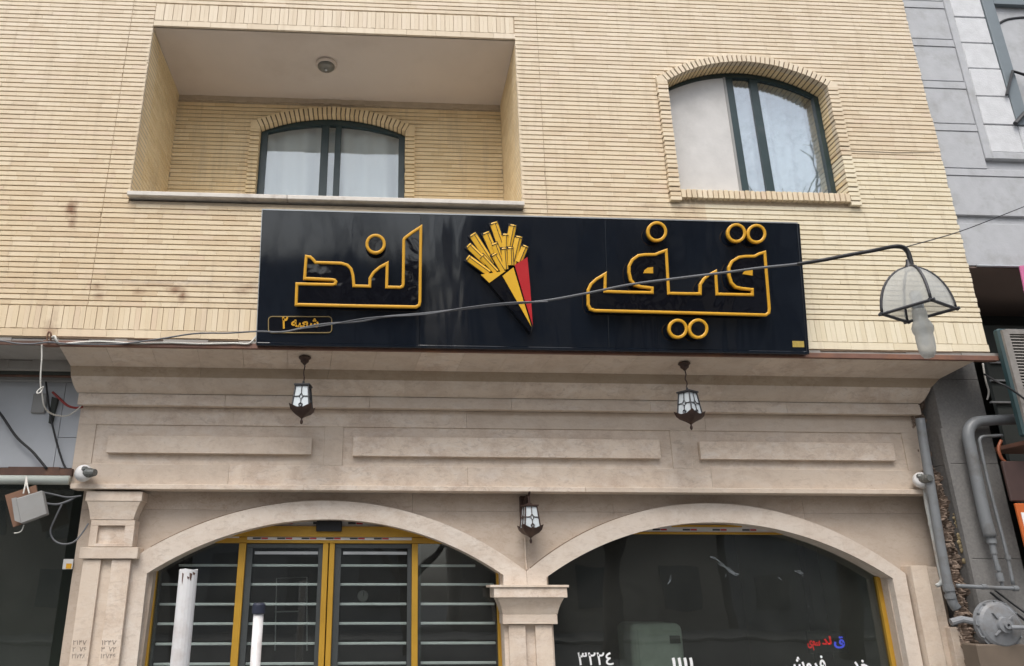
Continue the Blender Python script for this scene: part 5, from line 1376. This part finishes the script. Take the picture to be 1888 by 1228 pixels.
cable('chain_cable', 'two dark cables slanting beside the gas regulator', [P(1826, 1092, .35), P(1850, 1112, .33), P(1885, 1140, .3), P(1920, 1168, .3)], .012, M['cable_black'])
cable('chain_cable', 'upper dark cable slanting above the gas regulator', [P(1834, 1088, .35), P(1860, 1108, .33), P(1890, 1130, .3), P(1925, 1155, .3)], .010, M['cable_black'])
# regulator
q = P(1840, 1152, .22); RR = .235
t = thing('gas_regulator', 'round grey gas regulator with bolted flange at the foot of the pier', 'regulator', (q.x, .22, q.z))
MB().lathe([(.001, -.09), (RR * .8, -.09), (RR, -.03), (RR, .012), (RR * .93, .012), (RR * .9, .03), (RR * .8, .048), (RR * .5, .07), (RR * .34, .078), (RR * .3, .11), (RR * .16, .115), (.001, .115)], 36, axis='y').build('dome', M['regulator'], t, local=True, smooth=False)
MB().lathe([(RR * .15, .11), (RR * .15, .14), (RR * .07, .142), (RR * .06, .12)], 14, axis='y').build('hub', M['regulator'], t, local=True)
for k in range(12):
    a = 2 * math.pi * k / 12; MB().lathe([(.012, .01), (.012, .028), (.001, .03)], 6, (RR * .955 * math.cos(a), 0, RR * .955 * math.sin(a)), 'y').build('bolt', M['pipe'], t, local=True)
for a in (40, 130, 220): MB().prism([(RR*.3*math.cos(R(a-8)), RR*.3*math.sin(R(a-8))), (RR*.3*math.cos(R(a+8)), RR*.3*math.sin(R(a+8))), (RR*.62*math.cos(R(a)), RR*.62*math.sin(R(a)))], -.095, -.05).build('web', M['regulator'], t, local=True)
MB().tube([(RR * .1, -.13, -.02), (RR * .5, -.14, -.02), (RR * .95, -.13, -.03)], .022, 8).build('spout', M['regulator'], t, local=True)
MB().tube([(-RR * .9, .05, .03), (-RR * 1.3, .08, .05), (-RR * 1.75, .1, .02)], .035, 10).build('inlet', M['regulator'], t, local=True)
q = P(1850, 1188, .18)
tag(MB().box(PX(1803, 1200, .18), PX(1803, 1200, .18) + .5, .18, .4, .2, q.z).build('meter_box', plain('brown_meter_box', (0.13, 0.10, 0.075), .6, var=.2), None, bevel=.01), 'brown box below the round gas regulator', 'box')
# evaporative cooler
Ya = -.15
cx0 = PX(1851, 640, Ya); cz0, cz1 = PZ(1880, 803, Ya), PZ(1855, 604, Ya)
t = thing('air_cooler', 'teal cased air cooler with a rusty louvred grille at the right edge', 'cooler', (cx0 + .5, Ya + .4, cz0))
MB().box(cx0, cx0 + 1.1, Ya + .02, Ya + .11, cz0, cz1).build('case', M['teal'], t, bevel=.02)
MB().box(cx0 + .085, cx0 + 1.02, Ya + .012, Ya + .019, cz0 + .06, cz1 - .06).build('grille_back', M['room_dark'], t)
z = cz0 + .07
while z < cz1 - .08:
    MB().add([(cx0 + .085, Ya + .01, z + .022), (cx0 + 1.02, Ya + .01, z + .022), (cx0 + 1.02, Ya - .008, z), (cx0 + .085, Ya - .008, z), (cx0 + .085, Ya + .012, z + .018), (cx0 + 1.02, Ya + .012, z + .018), (cx0 + 1.02, Ya - .006, z - .004), (cx0 + .085, Ya - .006, z - .004)],
             [(0,1,2,3),(7,6,5,4),(0,4,5,1),(1,5,6,2),(2,6,7,3),(3,7,4,0)]).build('louvre', M['louvre'], t); z += .034
for a, b, c_, d_ in ((cx0 + .02, cx0 + .09, cz0 + .03, cz1 - .03), (cx0 + 1.01, cx0 + 1.05, cz0 + .03, cz1 - .03)): MB().box(a, b, Ya - .012, Ya + .019, c_, d_).build('grille_frame', M['louvre'], t)
MB().box(cx0 + .06, cx0 + 1.05, Ya - .0125, Ya + .018, cz0 + .02, cz0 + .075).build('grille_frame', M['louvre'], t); MB().box(cx0 + .06, cx0 + 1.05, Ya - .0125, Ya + .018, cz1 - .075, cz1 - .02).build('grille_frame', M['louvre'], t)
MB().box(cx0 + .30, cx0 + .312, Ya - .014, Ya - .009, cz0 + .07, cz1 - .07).build('grille_rib', M['louvre'], t)
MB().box(cx0 + .42, cx0 + .55, Ya - .02, Ya - .015, cz1 - .5, cz1 - .36).build('badge', plain('blue_badge', (0.05, 0.05, 0.16), .4), t)
MB().box(cx0 + .1, cx0 + 1.2, Ya + .1, Ya + .75, cz0 - .06, cz0 - .02).build('stand', M['rust'], t)
cable('cooler_cable', 'dark cable drooping across the grille of the air cooler', [P(1815, 690, .1), P(1840, 705, -.15), P(1860, 715, -.2), P(1895, 740, -.2)], .010, M['cable_black'])
q = P(1842, 905, .1)
tag(MB().box(PX(1860, 900, .1), PX(1860, 900, .1) + 1.2, .1, .14, PZ(1860, 924, .1), PZ(1850, 850, .1)).build('brown_cabinet', M['brown_box'], None, bevel=.01), 'dark brown cabinet under the air cooler at the right edge', 'cabinet')
t = thing('orange_sign', 'orange shop sign with pale print cut off by the right edge', 'sign', tuple(P(1890, 990, .08)))
MB().box(PX(1880, 960, .08), PX(1880, 960, .08) + 1.6, .08, .11, PZ(1888, 1010, .08), PZ(1880, 928, .08)).build('board', M['orange'], t, bevel=.006)
MB().box(PX(1886, 960, .075), PX(1886, 960, .075) + .3, .072, .079, PZ(1890, 985, .075), PZ(1890, 945, .075)).build('print', M['white_letter'], t)
tag(MB().box(PX(1826, 700, .9), 14, .9, .95, .0, PZ(1830, 600, .9)).build('dark_shutter', M['room_dark']), 'dark recessed shutter behind the air cooler', 'shutter')  # flat dark sheet painted in where an unlit interior shows
for py_ in (669, 702, 742):
    q = P(1850, py_, .88); MB().box(PX(1826, py_, .88), 9, .86, .89, q.z - .01, q.z + .01).build('shutter_rail', M['box_grey'], bpy.data.objects['dark_shutter'])

# ================================================================== across the street (seen in the glass and the sign)
def far_building(label, x0, x1, h, mat, storeys, seed):
    t = thing('far_building', label, 'building', ((x0 + x1) / 2, -26, 0), 'buildings across the street'); rr = random.Random(seed)
    MB().box(x0, x1, -34, -25, -.1, h).build('wall', mat, t)
    n = max(2, int((x1 - x0) / 3.2)); fh = h / storeys
    for s_ in range(storeys):
        for k in range(n):
            cx = x0 + (k + .5) * (x1 - x0) / n; MB().box(cx - .8, cx + .8, -25.05, -24.93, s_ * fh + .9, s_ * fh + fh - .5).build('window', M['far_glass'], t)
    MB().box(x0 - .1, x1 + .1, -34, -24.8, h + .001, h + .3).build('cornice', mat, t)
far_building('tan four storey building across the street, in the reflections', -22, -8.5, 11.5, M['far_wall'], 4, 1)
far_building('grey low building across the street, in the reflections', -8.2, 1.5, 7.2, M['far_wall2'], 2, 2)
far_building('tan three storey building across the street, in the reflections', 3.5, 15, 9.5, M['far_wall'], 3, 3)
far_building('grey five storey building far right across the street, in the reflections', 15.4, 30, 14.5, M['far_wall2'], 5, 4)
def bare_tree(seed, height):
    rr = random.Random(seed); tr, cr = MB(), MB()
    def grow(p, d, L, r, lev, dst):
        n = 4; pts = [p]; q = p
        for i in range(n):
            d = (d + Vector((rr.uniform(-1, 1), rr.uniform(-1, 1), rr.uniform(-.3, .6))) * .13).normalized(); q = q + d * (L / n); pts.append(q)
        r = max(r, .014); dst.tube(pts, [r * (1 - .45 * i / n) for i in range(n + 1)], 6 if lev < 2 else 3, caps=False)
        if lev >= 7: return
        for k in range(rr.choice((2, 2, 3)) if lev else 4):
            b = pts[rr.randint(2, n)]; a = rr.uniform(0, 6.28)
            side = d.orthogonal().normalized(); side = Matrix.Rotation(a, 3, d) @ side
            grow(b, (d * rr.uniform(.7, 1.0) + side * rr.uniform(.45, .9) + Vector((0, 0, .12))).normalized(), L * rr.uniform(.62, .8), r * rr.uniform(.55, .68), lev + 1, cr)
    grow(Vector((0, 0, -.1)), Vector((0, 0, 1)), height * .30, height * .017, 0, tr)
    a, b = tr.mesh('trunk', True), cr.mesh('crown', False); a.materials.append(M['bark']); b.materials.append(M['bark']); return a, b
trees = [bare_tree(3, 15), bare_tree(8, 14)]
for i, (x_, y_, s_, lab) in enumerate(((-5.5, -13.0, 1.0, 'bare street tree across the road left of the viewer'), (.8, -14.5, .95, 'bare street tree behind the viewer across the road'), (6.4, -12.9, 1.2, 'bare street tree across the road right of the viewer'), (13.0, -12.6, 1.42, 'bare street tree across the road far to the right'), (-12, -13.6, 1.0, 'bare street tree across the road far to the left'))):
    t = thing('bare_tree', lab, 'tree', (x_, y_, -.1), 'bare street trees', i * 1.7); t.scale = (s_, s_, s_)
    link('trunk', trees[i % 2][0], None, t, local=True); link('crown', trees[i % 2][1], None, t, local=True)
